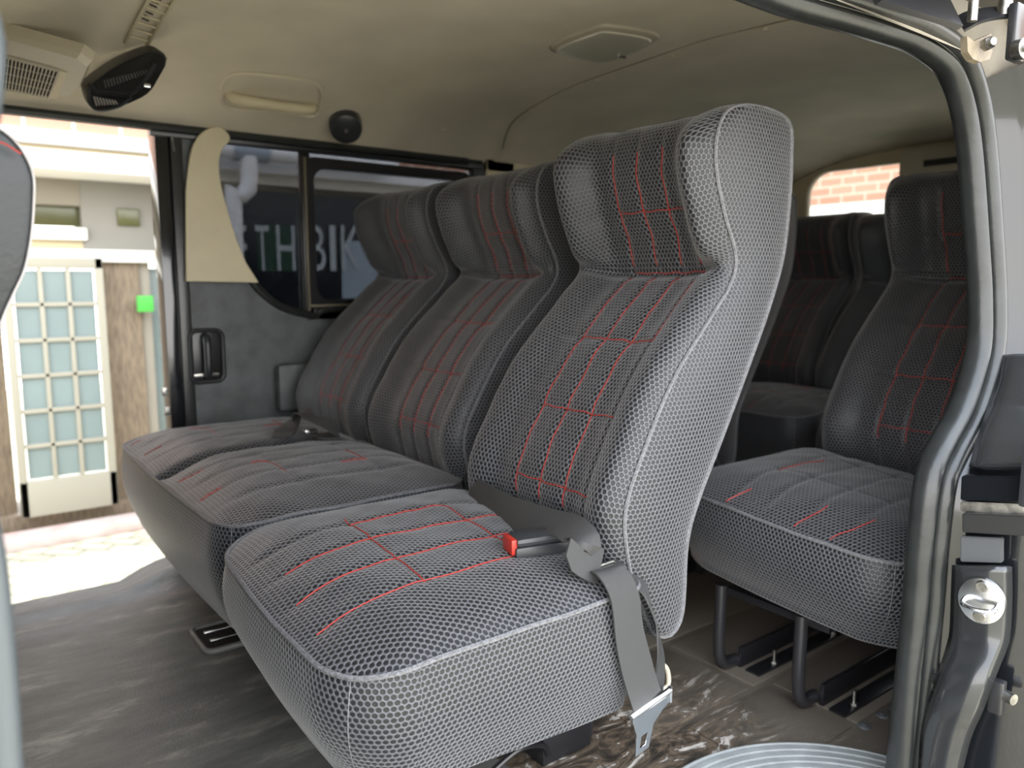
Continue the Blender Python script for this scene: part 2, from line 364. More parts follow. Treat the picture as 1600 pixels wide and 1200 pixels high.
def make_backrest(parent, yc, bx=0):
    MY = 108; v = []; f = []; uv = []
    ys = [-BW / 2 + BW * (.5 - .5 * math.cos(math.pi * j / MY)) * .35 + BW * j / MY * .65 for j in range(MY + 1)]
    arc = [0]
    for i in range(1, NF): arc.append(arc[-1] + math.dist(FC[i], FC[i - 1]))
    rarc = [0]
    for i in range(1, NF): rarc.append(rarc[-1] + math.dist(RC[i], RC[i - 1]))
    # front then rear strips
    base = 0
    vu = []
    for i in range(NF):
        row = [fpt(i, y) for y in ys]; cum = [0]
        for j in range(1, len(row)): cum.append(cum[-1] + (row[j] - row[j - 1]).length)
        for j, p in enumerate(row): v.append(p); vu.append((cum[j] - cum[-1] / 2, arc[i]))
    o2 = len(v)
    for i in range(NF):
        for y in ys:
            a = abs(y) / (BW / 2); e = math.sqrt(max(0, 1 - max(0, (a - .93) / .07) ** 2)) * .006
            k = i; p = RC[i]; q0 = RC[max(i - 1, 0)]; q1 = RC[min(i + 1, NF - 1)]
            t = Vector((q1[0] - q0[0], q1[1] - q0[1])).normalized(); s = sstep(0, .06, i / NF) * (1 - sstep(.93, 1, i / NF))
            v.append(Vector((p[0] + t.y * e * s, y * hwf(p[1]), p[1] - t.x * e * s))); vu.append((y + .3, rarc[i]))
    def quad(a, b, c, d):
        f.append([a, b, c, d]); uv.extend([vu[a], vu[b], vu[c], vu[d]])
    W1 = MY + 1
    for i in range(NF - 1):
        for j in range(MY):
            quad(i * W1 + j + 1, i * W1 + j, (i + 1) * W1 + j, (i + 1) * W1 + j + 1)
            quad(o2 + i * W1 + j, o2 + i * W1 + j + 1, o2 + (i + 1) * W1 + j + 1, o2 + (i + 1) * W1 + j)
    K = 14
    for sgn in (-1, 1):
        o3 = len(v)
        for i in range(NF):
            for k in range(K + 1):
                t = k / K; F = FC[i]; R = RC[i]
                wdt = math.dist(F, R)
                b = .012 * math.sin(math.pi * t) ** .7 * min(1, wdt / .08)
                x = lerp(F[0], R[0], t); z = lerp(F[1], R[1], t)
                v.append(Vector((x, sgn * (BW / 2 * hwf(z) + b), z))); vu.append((x, z))
        for i in range(NF - 1):
            for k in range(K):
                q = [o3 + i * (K + 1) + k, o3 + i * (K + 1) + k + 1, o3 + (i + 1) * (K + 1) + k + 1, o3 + (i + 1) * (K + 1) + k]
                if sgn > 0: q = q[::-1]
                quad(*q)
    o = mesh_obj('backrest', v, f, M['fab'], parent, uvs=uv); o.location = (bx, yc, 0)
    mb = MB()
    for sgn in (-1, 1):
        loop = [(p[0], p[1]) for p in FC] + [(p[0], p[1]) for p in RC[::-1][1:-1]]
        pts = [(x, sgn * (BW / 2 * hwf(z) + .001), z) for x, z in loop][::2]
        mb.tube(pts, .0032, 6, closed=True)
    mb.build('piping', M['pipe'], o)
    st = MB(); r = .0008
    def line(z0, z1, y, dash=False):
        n = max(3, int(abs(z1 - z0) / .008)); pts = [fsurf(lerp(z0, z1, k / n), y + .0016 * math.sin(k * .7 + y * 90), .0012) for k in range(n + 1)]
        st.tube(pts, r, 5)
    def hline(z, y0, y1):
        n = 24; pts = [fsurf(z + .001 * math.sin(k), lerp(y0, y1, k / n), .0014) for k in range(n + 1)]
        st.tube(pts, r * 1.15, 5)
    for y in STL:
        line(.85, 1.05, y)
        line(.455 if y != STL[0] else .715, .832, y)
    hline(.94, STL[3], STL[0] + .01); hline(.84, STL[3], STL[0])
    for z in (.715, .60, .485): hline(z, STL[3], STL[0])
    st.build('stitching', M['red'], o)
    return o

def make_cushion(parent, w, seats, ztop=.372, zf=.192, zr=.165, seed=0, few=False):
    """seats: list of seat centre y (local). plan: x 0..LX, y +-w/2"""
    LX = .485; RF = .09; RR = .04
    # boundary loop
    loop = []
    def arcp(cx, cy, r, a0, a1, n):
        for k in range(n + 1):
            a = math.radians(lerp(a0, a1, k / n)); loop.append((cx + r * math.cos(a), cy + r * math.sin(a)))
    def seg(a, b, n):
        for k in range(1, n): loop.append((lerp(a[0], b[0], k / n), lerp(a[1], b[1], k / n)))
    h = w / 2
    nl = int(w / .012)
    arcp(RF, -h + RF, RF, 270, 180, 14); seg((0, -h + RF), (0, h - RF), nl)
    arcp(RF, h - RF, RF, 180, 90, 14); seg((RF, h), (LX - RR, h), 40)
    arcp(LX - RR, h - RR, RR, 90, 0, 6); seg((LX, h - RR), (LX, -h + RR), nl)
    arcp(LX - RR, -h + RR, RR, 0, -90, 6); seg((LX - RR, -h), (RF, -h), 40)
    n = len(loop)
    # slight bow of the front edge
    loop = [(x - .012 * math.cos(min(1, abs(y) / h) * math.pi / 2) * (1 - sstep(0, .1, x)), y) for x, y in loop]
    arc = [0]
    for i in range(1, n + 1): arc.append(arc[-1] + math.dist(loop[i % n], loop[i - 1]))
    cx, cy = LX * .5, 0
    zp = lambda x, y: ztop - .012 * (1 - sstep(0, .12, x)) + .002 * vnoise(x * 9, y * 9, seed)
    pleats = [(c, d) for c in seats for d in (-.115, -.035, .045, .12)]
    def ztopf(x, y, s):
        d = 1 - s  # 0 at edge, 1 centre
        z = zp(x, y) + .035 * (1 - (s ** 5)) + .006 * math.sin(math.pi * min(1, x / LX)) * (1 - s * s)
        for c, dd in pleats: z -= .0035 * gauss(y, c + dd, .007) * sstep(.0, .18, d) 
        for xx in (.17, .345):
            for c in seats: z -= .002 * gauss(x, xx, .006) * (1 - sstep(.12, .15, abs(y - c)))
        if len(seats) > 1: z -= .022 * gauss(y, 0, .02) * sstep(0, .06, d) + .008 * gauss(y, 0, .07) * sstep(0, .1, d)
        z += .0013 * vnoise(x * 16, y * 20, seed + 3) * sstep(0, .15, d)
        return z
    v = []; vu = []; f = []; uv = []
    R = 52
    for k in range(R + 1):
        s = 1 - (k / R); s = s ** .8 if s > 0 else 0
        s = max(s, .004)
        for i in range(n):
            x = cx + (loop[i][0] - cx) * s; y = cy + (loop[i][1] - cy) * s
            v.append(Vector((x, y, ztopf(x, y, s)))); vu.append((y, x))
    def quad(a, b, c, d, us=None):
        f.append([a, b, c, d]); uv.extend(us or [vu[a], vu[b], vu[c], vu[d]])
    for k in range(R):
        for i in range(n):
            j = (i + 1) % n; quad(k * n + i, k * n + j, (k + 1) * n + j, (k + 1) * n + i)
    c0 = len(v); v.append(Vector((cx, cy, ztopf(cx, cy, 0)))); vu.append((cy, cx))
    for i in range(n):
        j = (i + 1) % n; f.append([R * n + i, R * n + j, c0]); uv.extend([vu[R * n + i], vu[R * n + j], vu[c0]])
    # sides
    K = 26; o2 = len(v)
    for k in range(K + 1):
        t = k / K
        for i in range(n):
            x, y = loop[i]; zb = lerp(zf, zr, sstep(0, LX, x)); z0 = zp(x, y)
            # outward normal of the plan
            a, b = loop[i - 1], loop[(i + 1) % n]; tx, ty = b[0] - a[0], b[1] - a[1]; L = math.hypot(tx, ty) or 1
            nx, ny = -ty / L, tx / L
            if nx * (x - cx) + ny * (y - cy) < 0: nx, ny = -nx, -ny
            if t < .86:
                q = t / .86; bul = .013 * math.sin(math.pi * min(1, q * 1.05)) - .022 * q * q * (1 - sstep(0, .1, x)) - .006 * q; z = lerp(z0, zb + .014, q)
            else:
                q = (t - .86) / .14; bul = (-.022 * (1 - sstep(0, .1, x)) - .006) - .03 * (1 - math.cos(q * R90)); z = zb + .014 - .014 * math.sin(q * R90)
            v.append(Vector((x + nx * bul, y + ny * bul, z))); vu.append((arc[i], z))
    for k in range(K):
        for i in range(n):
            j = (i + 1) % n; a, b, c, d = o2 + k * n + i, o2 + (k + 1) * n + i, o2 + (k + 1) * n + j, o2 + k * n + j
            us = [(arc[i], v[a].z), (arc[i], v[b].z), (arc[i + 1], v[c].z), (arc[i + 1], v[d].z)]
            quad(a, b, c, d, us)
    last = [o2 + K * n + i for i in range(n)]
    f.append(last); uv.extend([vu[i] for i in last])
    o = mesh_obj('cushion', v, f, M['fab'], parent, uvs=uv)
    bm = bmesh.new(); bm.from_mesh(o.data); bmesh.ops.recalc_face_normals(bm, faces=bm.faces); bm.to_mesh(o.data); bm.free()
    mb = MB(); mb.tube([(x, y, zp(x, y) + .001) for x, y in loop], .0036, 6, closed=True)
    mb.build('piping', M['pipe'], o)
    st = MB()
    def top(x, y):
        # s from boundary: bisect along the ray from centre
        dx, dy = x - cx, y - cy; best = 1e9
        for i in range(n):
            a, b = loop[i], loop[(i + 1) % n]
            ax, ay = a[0] - cx, a[1] - cy; bx, by = b[0] - a[0], b[1] - a[1]
            den = dx * by - dy * bx
            if abs(den) < 1e-12: continue
            tt = (ax * by - ay * bx) / den; uu = (ax * dy - ay * dx) / den
            if tt > 0 and -1e-6 <= uu <= 1.000001: best = min(best, tt)
        s = min(1, 1 / best) if best < 1e9 else 0
        return Vector((x, y, ztopf(x, y, s) + .0013))
    def ln(p, q, n_=30, wob=.0015):
        st.tube([top(lerp(p[0], q[0], k / n_), lerp(p[1], q[1], k / n_) + wob * math.sin(k * .8)) for k in range(n_ + 1)], .0009, 5)
    for c in seats:
        if few:
            ln((.0, c + .12), (.05, c + .10), 8); ln((.0, c - .03), (.07, c - .05), 8, .003); ln((.0, c - .10), (.08, c - .135), 8, .003)
            ln((.17, c + .12), (.30, c + .10), 14)
        elif len(seats) == 1:
            ln((.17, c + .12), (.345, c + .12)); ln((.035, c + .045), (.47, c + .045)); ln((.02, c - .035), (.42, c - .035)); ln((.015, c - .115), (.45, c - .115))
            ln((.17, c + .14), (.17, c - .115)); ln((.345, c + .12), (.345, c - .115))
        else:
            ln((.01, c + .12), (.06, c + .12), 8); ln((.17, c + .05), (.17, c - .06), 10, .006); ln((.345, c + .05), (.345, c - .05), 10, .007)
            ln((.01, c - .035), (.05, c - .03), 6); ln((.135, c + .05), (.17, c + .05), 5); ln((.29, c - .05), (.345, c - .05), 6, .003)
    st.build('stitching', M['red'], o)
    for i in (8, 14 + nl + 8):
        if i >= n: continue
        mb = MB(); mb.tube([v[o2 + k * n + i] + Vector((v[o2 + k * n + i].x - cx, v[o2 + k * n + i].y, 0)).normalized() * .0002 for k in range(K - 3)], .0009, 5); mb.build('corner_seam', M['pipe'], o)
    return o

def make_jump(label, x0, yc, few=False):
    t = empty('folding_seat', (x0, yc, 0), label, 'van seat', 'single aisle seats by the near door')
    cu = make_cushion(t, .505, [-.01], few=few); cu.rotation_euler.x = math.radians(4.6); cu.location.z = .018; make_backrest(t, -.046, -.026)
    return t
def make_bench(label, x0, yc):
    t = empty('double_bench_seat', (x0, yc, 0), label, 'van seat', 'double benches along the far wall')
    cu = make_cushion(t, .93, [-.235, .235], zf=.145, zr=.12, seed=5); cu.location.z = .042
    for yc_ in (-.24, .22):
        b = make_backrest(t, yc_); b.scale.z = .925; b.location.z = .06
    return t
def copy_tree(o, parent=None):
    c = o.copy(); COL.objects.link(c)
    if parent: c.parent = parent
    for ch in [k for k in ALL if k.parent == o]: copy_tree(ch, c)
    return c
jump = make_jump('grey honeycomb mesh single seat nearest the viewer, with a lap belt and buckle on it', .34, 1.034)
bench = make_bench('front row two-person bench behind the nearest single seat, with a lap belt lying on it', .365, 1.74)
# --- legs of the nearest single seat
def jleg(mb, x, y, ztop, foot=.09, r=.0125, zb=.006):
    mb.tube(crom([(x, y, ztop), (x, y, .16), (x, y, .07), (x + .012, y, .025), (x + .05, y, zb + r), (x + foot, y, zb + r)], 22), r, 10)
m = MB(); m.cyl((.555, -.07, .0), (.555, -.07, .19), .0135, 16); m.build('leg', M['tube'], jump)
m = MB(); m.cyl((.50, .15, .0), (.50, .15, .19), .0135, 16); m.build('leg', M['tube'], jump)
m = MB(); m.box((.43, -.10, .0), (.54, -.03, .075), .003); m.box((.2, -.08, .045), (.45, -.05, .075), .003)
m.box((.2, .13, .045), (.5, .16, .075), .003); m.tube(crom([(.30, -.12, .05), (.36, -.12, .07), (.42, -.11, .05), (.44, -.1, .02)], 14), .005, 8)
m.box((.2, -.06, .0), (.23, .13, .19), .003); m.cyl((.47, -.13, .13), (.47, -.09, .13), .009, 12); m.build('seat_frame', M['black'], jump)
# bench frame
m = MB(); m.box((.16, -.44, .0), (.19, -.41, .16), .003); m.build('leg', M['tube'], bench)
m = MB(); m.box((.13, .38, .0), (.16, .41, .16), .003); m.build('leg', M['tube'], bench)
m = MB(); m.box((.5, -.44, .0), (.53, -.41, .19), .003); m.build('leg', M['tube'], bench)
m = MB(); m.box((.5, .40, .0), (.53, .43, .19), .003); m.build('leg', M['tube'], bench)
m = MB(); m.box((.13, -.44, .12), (.52, -.41, .15), .002); m.box((.13, .38, .12), (.52, .41, .15), .002); m.box((.13, -.44, .12), (.16, .41, .15), .002)
m.box((.16, -.42, .006), (.5, -.39, .03), .002); m.build('seat_frame', M['black'], bench)

ALL = list(COL.objects)
X2 = 1.215; X3 = 2.09
jump2 = make_jump('second', X2, .835, True)
jump2['label'] = 'second row single seat beside the near door pillar, standing on two bent black tube legs'
bench2 = copy_tree(bench); bench2.location = (X2 - .04, 1.775, 0)
bench2['label'] = 'second row bench across the aisle, mostly hidden behind the nearest single seat'
bench3 = copy_tree(bench); bench3.location = (X3, 1.775, 0)
bench3['label'] = 'rear row dark backrests on the far side below the rear window, in deep shade'
jump3 = copy_tree(jump); jump3.location = (X3, 1.06, 0)
jump3['label'] = 'rear row dark single seat mostly hidden behind the second row single seat'
for o in COL.objects:
    if not o.name.startswith('backrest'): continue
    if o.parent == jump2: o.location = (.01, -.020, .03); o.scale.z = .955
    if o.parent == jump3: o.location.y = .29; o.scale.z = .925; o.location.z = .045
    if o.parent == bench3: o.location.y += .235 if o.location.y < 0 else .125
for o in [c for c in COL.objects if c.parent == jump2 and (c.name.startswith('leg') or c.name.startswith('seat_frame'))]:
    bpy.data.objects.remove(o)
m = MB(); jleg(m, .045, -.067, .20, .06); m.build('leg', M['tube'], jump2)
m = MB(); jleg(m, .045, .118, .20, .06); m.build('leg', M['tube'], jump2)
m = MB()
for y in (-.10, .09):
    m.box((.10, y - .006 + .018, .006), (.50, y + .002 + .018, .05), .001); m.box((.10, y - .034, .004), (.50, y, .009), .001)
m.box((.05, -.12, .18), (.09, .11, .195), .002)
m.tube(crom([(.48, -.10, .03), (.52, -.1, .06), (.52, -.1, .12), (.5, -.1, .2)], 14), .011, 10)
fr = m.build('seat_frame', M['black'], jump2)
for (x, y) in ((.15, -.122), (.38, -.122), (.17, .068), (.40, .068)):
    b = MB(); b.cyl((x, y, .006), (x, y, .038), .0035, 8); b.cyl((x, y, .006), (x, y, .014), .008, 6); b.build('bolt', M['steel'], fr)

# ------------------------------------------------------------------ seat belts
def ribbon(name, pts, normals, w, m, parent=None, th=.0013, n=60):
    P = crom(pts, n); Q = crom(normals, n)
    mb = MB(); v = []; f = []
    for i in range(n):
        t = (P[min(i + 1, n - 1)] - P[max(i - 1, 0)]).normalized(); wd = Q[i].normalized(); wd = (wd - t * wd.dot(t)).normalized(); nn = t.cross(wd)
        for a in range(7):
            s = a / 6 - .5; v.append(P[i] + wd * (w * s) + nn * th)
        for a in range(7):
            s = .5 - a / 6; v.append(P[i] + wd * (w * s) - nn * th)
    for i in range(n - 1):
        for a in range(14): f.append([i * 14 + a, i * 14 + (a + 1) % 14, (i + 1) * 14 + (a + 1) % 14, (i + 1) * 14 + a])
    f.append(list(range(14))); f.append([(n - 1) * 14 + a for a in range(14)][::-1])
    mb.add(v, f); return mb.build(name, m, parent)
def buckle(loc, rz, label, group=None, tilt=0):
    t = empty('seat_belt_buckle', loc, label, 'seat belt buckle', group); t.rotation_euler = (0, tilt, rz)
    m = MB(); m.box((-.045, -.023, -.018), (.045, .023, .000), .005); m.box((-.043, -.022, -.0005), (.045, .022, .013), .007); m.build('housing', M['plastic'], t)
    m = MB(); m.box((-.0505, -.018, -.012), (-.0405, .018, .0115), .003); m.build('release_button', M['redplastic'], t)
    return t
belt = empty('seat_belt', tuple(at(930, 887, z=.39)), 'black lap belt draped over the nearest single seat, metal tongue hanging down', 'seat belt')
L0 = belt.location
rel = lambda p: tuple(Vector(p) - L0)
A = [at(735, 765, x=.775), at(785, 796, x=.755), at(835, 812, x=.745), at(885, 822, x=.738), at(910, 845, x=.725), at(905, 866, x=.715), at(938, 886, z=.405)]
Wd = [(.25, .1, 1), (.3, .1, 1), (.3, -.1, 1), (.6, -.2, .8), (.8, -.2, .55), (.95, .1, .2), (1, .12, .0)]
ribbon('strap', [rel(p) for p in A], Wd, .055, M['strap'], belt)
B_ = [at(938, 886, z=.398), at(955, 893, y=.765), at(975, 930, y=.744), at(985, 1000, y=.740), at(1000, 1060, y=.742), at(1012, 1098, y=.744)]
ribbon('strap', [rel(p) for p in B_], [(1, .1, 0), (1, .1, 0), (1, .05, -.1), (1, 0, -.12), (1, 0, -.15), (1, 0, -.2)], .058, M['strap'], belt)
B2 = [at(985, 905, y=.775), at(1010, 925, y=.76), at(1025, 985, y=.765), at(1032, 1040, y=.765), at(1022, 1098, y=.756)]
ribbon('strap', [rel(p) for p in B2], [(.9, .5, 0), (.8, .6, 0), (.6, .8, -.1), (.7, .6, -.15), (1, .1, -.2)], .038, M['strap'], belt)
m = MB(); p = at(945, 888, z=.401)
for dy in (-.007, .007): m.tube([rel(p + Vector((-.028, dy, .002))), rel(p + Vector((.028, dy + .003, .002)))], .0026, 8)
for dx in (-.028, .028): m.tube([rel(p + Vector((dx, -.007, .002))), rel(p + Vector((dx, .009, .002)))], .0026, 8)
m.build('adjuster_bar', M['steel'], belt)
tc_ = at(1017, 1103, y=.744); X = Vector((1, 0, .18)).normalized(); Z = Vector((-.12, -.1, 1)).normalized(); Yn = Z.cross(X).normalized()
def tx(a, b, d): return Vector(rel(tc_)) + X * a * 1.2 + Z * b * 1.15 + Yn * d
plate('tongue', [(-.036, .008), (.036, .008), (.036, -.012), (.02, -.018), (.004, -.03), (-.004, -.062), (-.028, -.062), (-.026, -.03), (-.03, -.016)],
      [[(-.027, .003), (.027, .003), (.027, -.002), (-.027, -.002)], [(-.021, -.054), (-.010, -.054), (-.006, -.036), (-.018, -.036)]], .002, M['chrome'], belt, tx, bev=.0006)
m = MB(); m.tube([tx(-.036, .004, 0), tx(.036, .004, 0)], .005, 10); m.tube([tx(.036, .008, 0), tx(.036, -.014, 0)], .0045, 8); m.build('tongue_bar', M['chrome'], belt)
m = MB(); m.tube(crom([rel(at(1030, 1035, y=.80)), rel(at(1042, 1045, y=.80)), rel(at(1044, 1070, y=.80)), rel(at(1030, 1080, y=.80))], 12), .004, 8); m.build('guide_loop', M['beige'], belt)
bk = buckle(tuple(at(840, 844, z=.431)), math.radians(-14), 'black belt buckle with red release button lying on the nearest single seat cushion')
# belt on the bench
p0 = at(490, 665, z=0.482)
belt2 = empty('seat_belt', tuple(p0), 'folded black lap belt bunched up on the front bench by the far wall', 'seat belt'); L0 = p0
P2 = [at(440, 682, z=0.457), at(462, 652, z=0.487), at(480, 648, z=0.504), at(505, 660, z=0.497), at(528, 672, z=0.472), at(520, 680, z=0.460), at(495, 682, z=0.460)]
ribbon('strap', [rel(p) for p in P2], [(.2, 1, .2), (.1, 1, .3), (.3, 1, 0), (.5, 1, -.2), (.6, .8, .2), (.5, .9, .3), (.4, 1, 0)], .05, M['strap'], belt2)
m = MB(); m.box(rel(at(478, 680, z=0.457)), tuple(Vector(rel(at(478, 680, z=0.457))) + Vector((.03, .02, .012))), .002); m.build('tongue', M['chrome'], belt2)
# red buckle hanging below second row
q = at(1053, 905, y=1.12)
rb = empty('seat_belt_buckle', tuple(q), 'red belt buckle hanging in the aisle behind the nearest single seat', 'seat belt buckle')
m = MB(); m.box((-.022, -.011, -.05), (.022, .011, .04), .006); m.build('housing', M['redplastic'], rb)
m = MB(); m.box((-.012, -.003, .035), (.012, .003, .2), .001); m.build('stalk', M['plastic'], rb)

# ------------------------------------------------------------------ ceiling
YC = 1.40
def ceil_z(x, y):
    t = abs(y - YC) / .86
    if y > YC: d = .155 * min(t, 1.1) ** 3.2
    else: d = .235 * min(t, 1.1) ** 4
    r = .0
    if x > 2.9: r = .015 * ((x - 2.9) / .36) ** 2
    back = .006 * sstep(seam_x(y), seam_x(y) + .015, x)
    return 1.385 - d - r - back
def seam_x(y):
    return SEAM[0][0] if y < SEAM[0][1] else (SEAM[-1][0] if y > SEAM[-1][1] else next(lerp(a[0], b[0], (y - a[1]) / (b[1] - a[1])) for a, b in zip(SEAM, SEAM[1:]) if a[1] <= y <= b[1]))
SEAM = [(1.43, .6), (1.43, 3)]
def oncz(u, v):
    z = 1.38
    for _ in range(40):
        p = at(u, v, z=z); z = .5 * z + .5 * ceil_z(p.x, min(p.y, 2.3))
    return p
sp_ = [oncz(u, v) for u, v in ((1300, 20), (1200, 42), (1100, 66), (1000, 100), (900, 135), (840, 165), (800, 195), (785, 235))]
SEAM = sorted([(p.x, p.y) for p in sp_], key=lambda q: q[1])
print('SEAM', [(round(a, 2), round(b, 2)) for a, b in SEAM])
m = MB(); m.grid(lambda a, b: (lerp(-1.1, 3.26, a), lerp(.545, 2.26, b), ceil_z(lerp(-1.1, 3.26, a), lerp(.545, 2.26, b))), 260, 60)
ce = m.build('ceiling', M['head']); tag(ce, 'beige cloth headliner of the van', None, kind='structure')
m = MB()
pts = crom([(x, y, ceil_z(x - .01, y) - .0005) for x, y in SEAM], 60); m.tube(pts, .0022, 6); sm = m.build('trim_1', mat('seam_line', (.22, .19, .14), .8)); tag(sm, kind='structure')
# roof skin above (keeps daylight out)
m = MB(); m.grid(lambda a, b: (lerp(-1.15, 3.29, a), lerp(.42, 2.42, b), ceil_z(lerp(-1.1, 3.7, a), min(max(lerp(.42, 2.42, b), .56), 2.26)) + .05), 40, 30)
ro = m.build('trim_2', M['gloss']); tag(ro, kind='structure')

# dome lamp
lp = [oncz(u, v) for u, v in ((857, 74), (925, 42), (958, 38), (1032, 56), (955, 92), (925, 92))]
c = sum(lp, Vector()) / 6
lamp = empty('ceiling_lamp', tuple(c), 'pale diamond-shaped dome lamp set flush in the beige headliner', 'ceiling lamp')
def lampmesh(sc, z0, z1):
    L = [((p - c) * sc) for p in crom(lp, 48, closed=True)]; mb = MB(); n = len(L)
    v = [(p.x, p.y, z0) for p in L] + [(p.x * .97, p.y * .97, (z0 + z1) / 2 - .002) for p in L] + [(p.x * .9, p.y * .9, z1) for p in L] + [(0, 0, z1)]
    f = [[k * n + i, k * n + (i + 1) % n, (k + 1) * n + (i + 1) % n, (k + 1) * n + i] for k in range(2) for i in range(n)] + [[2 * n + i, 2 * n + (i + 1) % n, 3 * n] for i in range(n)]
    mb.add(v, f); return mb
lampmesh(1.0, .003, -.009).build('bezel', M['beige'], lamp)
lampmesh(.86, -.008, -.0135).build('lens', mat('lamp_lens', (.62, .58, .48), .3, coat=.4), lamp)
m = MB(); s_ = oncz(972, 79) - c; m.box(s_ + Vector((-.012, -.005, -.018)), s_ + Vector((.012, .005, -.009)), .002); m.build('switch', M['chrome'], lamp)

# grab handle
h0, h1 = oncz(358, 150), oncz(488, 168)
gh = empty('grab_handle', tuple((h0 + h1) / 2), 'beige moulded grab handle on the headliner above the far window', 'grab handle'); cc = (h0 + h1) / 2
dr = Vector((0, -.03, -.014))
m = MB(); m.tube(crom([h0 - cc + Vector((0, 0, .006)), h0 - cc + dr * .6 + Vector((.008, 0, 0)), (h0 - cc).lerp(h1 - cc, .18) + dr * 1.05, dr * 1.15, (h0 - cc).lerp(h1 - cc, .82) + dr * 1.05, h1 - cc + dr * .6 - Vector((.008, 0, 0)), h1 - cc + Vector((0, 0, .006))], 30), .0145, 12)
m.build('grip', M['trim'], gh)
def recess():
    q = [oncz(u, v) - cc for u, v in ((345, 150), (352, 122), (380, 113), (470, 123), (498, 135), (500, 160), (488, 180), (420, 172), (360, 168))]
    return crom([tuple(p + Vector((0, -.002, -.003))) for p in q], 60, closed=True)
m = MB(); m.tube(recess(), .004, 6, closed=True); m.build('surround', M['head'], gh)

# round black knob
k0 = oncz(533, 188); k0 = k0 + Vector((0, -.03, -.022)); kn = empty('round_cap', tuple(k0), 'round black plastic cap on the headliner edge beside the grab handle', 'ceiling cap')
ax = Vector((-.25, -.6, -.55)).normalized()
m = MB(); m.tube([Vector((0, 0, 0)) - ax * .03, ax * .006, ax * .018, ax * .022], [.046, .047, .044, .036], 28); m.build('body', M['plastic'], kn)
m = MB(); m.tube([ax * .021, ax * .026], .006, 12); m.build('screw', M['chrome'], kn)
# small headliner clips
for (u, v) in ((693, 203), (1195, 46), (1050, 88), (935, 126), (832, 172)):
    p = oncz(u, v); o = MB(); o.tube([p + Vector((0, 0, .002)), p - Vector((0, 0, .003))], [.008, .006], 14)
    o = o.build('headliner_clip', M['head']); tag(o, {693: 'small round clip on the headliner above the far window corner'}.get(u, 'small round clip just behind the seam of the headliner'), 'clip', 'headliner clips' if u == 693 else 'clips along the headliner seam')
for o in list(COL.objects):
    if o.get('group') == 'headliner clips': del o['group']

# ------------------------------------------------------------------ overhead air vent (front, far side)
vt = [at(-30, 50, z=1.32), at(12, 62, z=1.325), at(120, 92, z=1.31), at(137, 104, z=1.30), at(118, 152, z=1.245), at(100, 160, y=2.20), at(0, 152, y=2.22), at(-30, 150, y=2.22)]
cv = sum(vt, Vector()) / 8
nv = ((vt[1] - vt[4]).cross(vt[0] - vt[6])).normalized()
if nv.z > 0: nv = -nv
vent = empty('overhead_air_vent', tuple(cv), 'beige overhead air vent housing with a slotted grille at the top left', 'air vent')
V = [p - cv for p in vt]
ev = (V[2] - V[1]).normalized(); ew = nv.cross(ev).normalized()
m = MB(); n = len(V)
front = []
for (u, v_) in ((-30, 52), (12, 62), (120, 92), (137, 104), (122, 138), (106, 150), (0, 141), (-30, 138)):
    d = RGT * ((u - 800) / FPX) - UPV * ((v_ - 600) / FPX) + FWD
    front.append(CAM + d * ((cv + nv * .02 - CAM).dot(nv) / d.dot(nv)) - cv)
fc_ = sum(front, Vector()) / 8
V = [fc_ + (p - fc_) * 1.03 - nv * .014 for p in front]
m.add([*V, *[v_ * 1.0 - nv * .022 for v_ in V], *front], [list(range(2 * n, 3 * n))] + [[i, (i + 1) % n, 2 * n + (i + 1) % n, 2 * n + i] for i in range(n)] + [[n + i, n + (i + 1) % n, (i + 1) % n, i] for i in range(n)])
m.build('housing', M['beige'], vent, smooth=False)
def onv(u, v, off=.021):
    # intersect pixel ray with housing front plane
    d = RGT * ((u - 800) / FPX) - UPV * ((v - 600) / FPX) + FWD; P0 = cv + nv * off
    t = (P0 - CAM).dot(nv) / d.dot(nv); return CAM + d * t - cv
g = [onv(8, 88), onv(92, 110), onv(76, 152), onv(3, 138)]
m = MB(); m.add(g, [[0, 1, 2, 3]]); m.build('grille_opening', M['dark'], vent, smooth=False)
m = MB()
for k in range(15):
    t = k / 14; m.tube([g[0].lerp(g[1], t) + nv * .002, g[3].lerp(g[2], t) + nv * .002], .0015, 6)
for k in range(5):
    t = k / 4; m.tube([g[0].lerp(g[3], t), g[1].lerp(g[2], t)], 0.0012 if 0 < k < 4 else .004, 6)
m.build('grille_slats', M['beige'], vent)
gb = [onv(94, 111, .0225), onv(104, 114, .0225), onv(88, 155, .0225), onv(78, 152, .0225)]
m = MB(); m.add(gb + [p - nv * .004 for p in gb], [[0, 1, 2, 3], [4, 5, 6, 7], [0, 1, 5, 4], [1, 2, 6, 5], [2, 3, 7, 6], [3, 0, 4, 7]]); m.build('thumb_slider', M['trim'], vent, smooth=False)

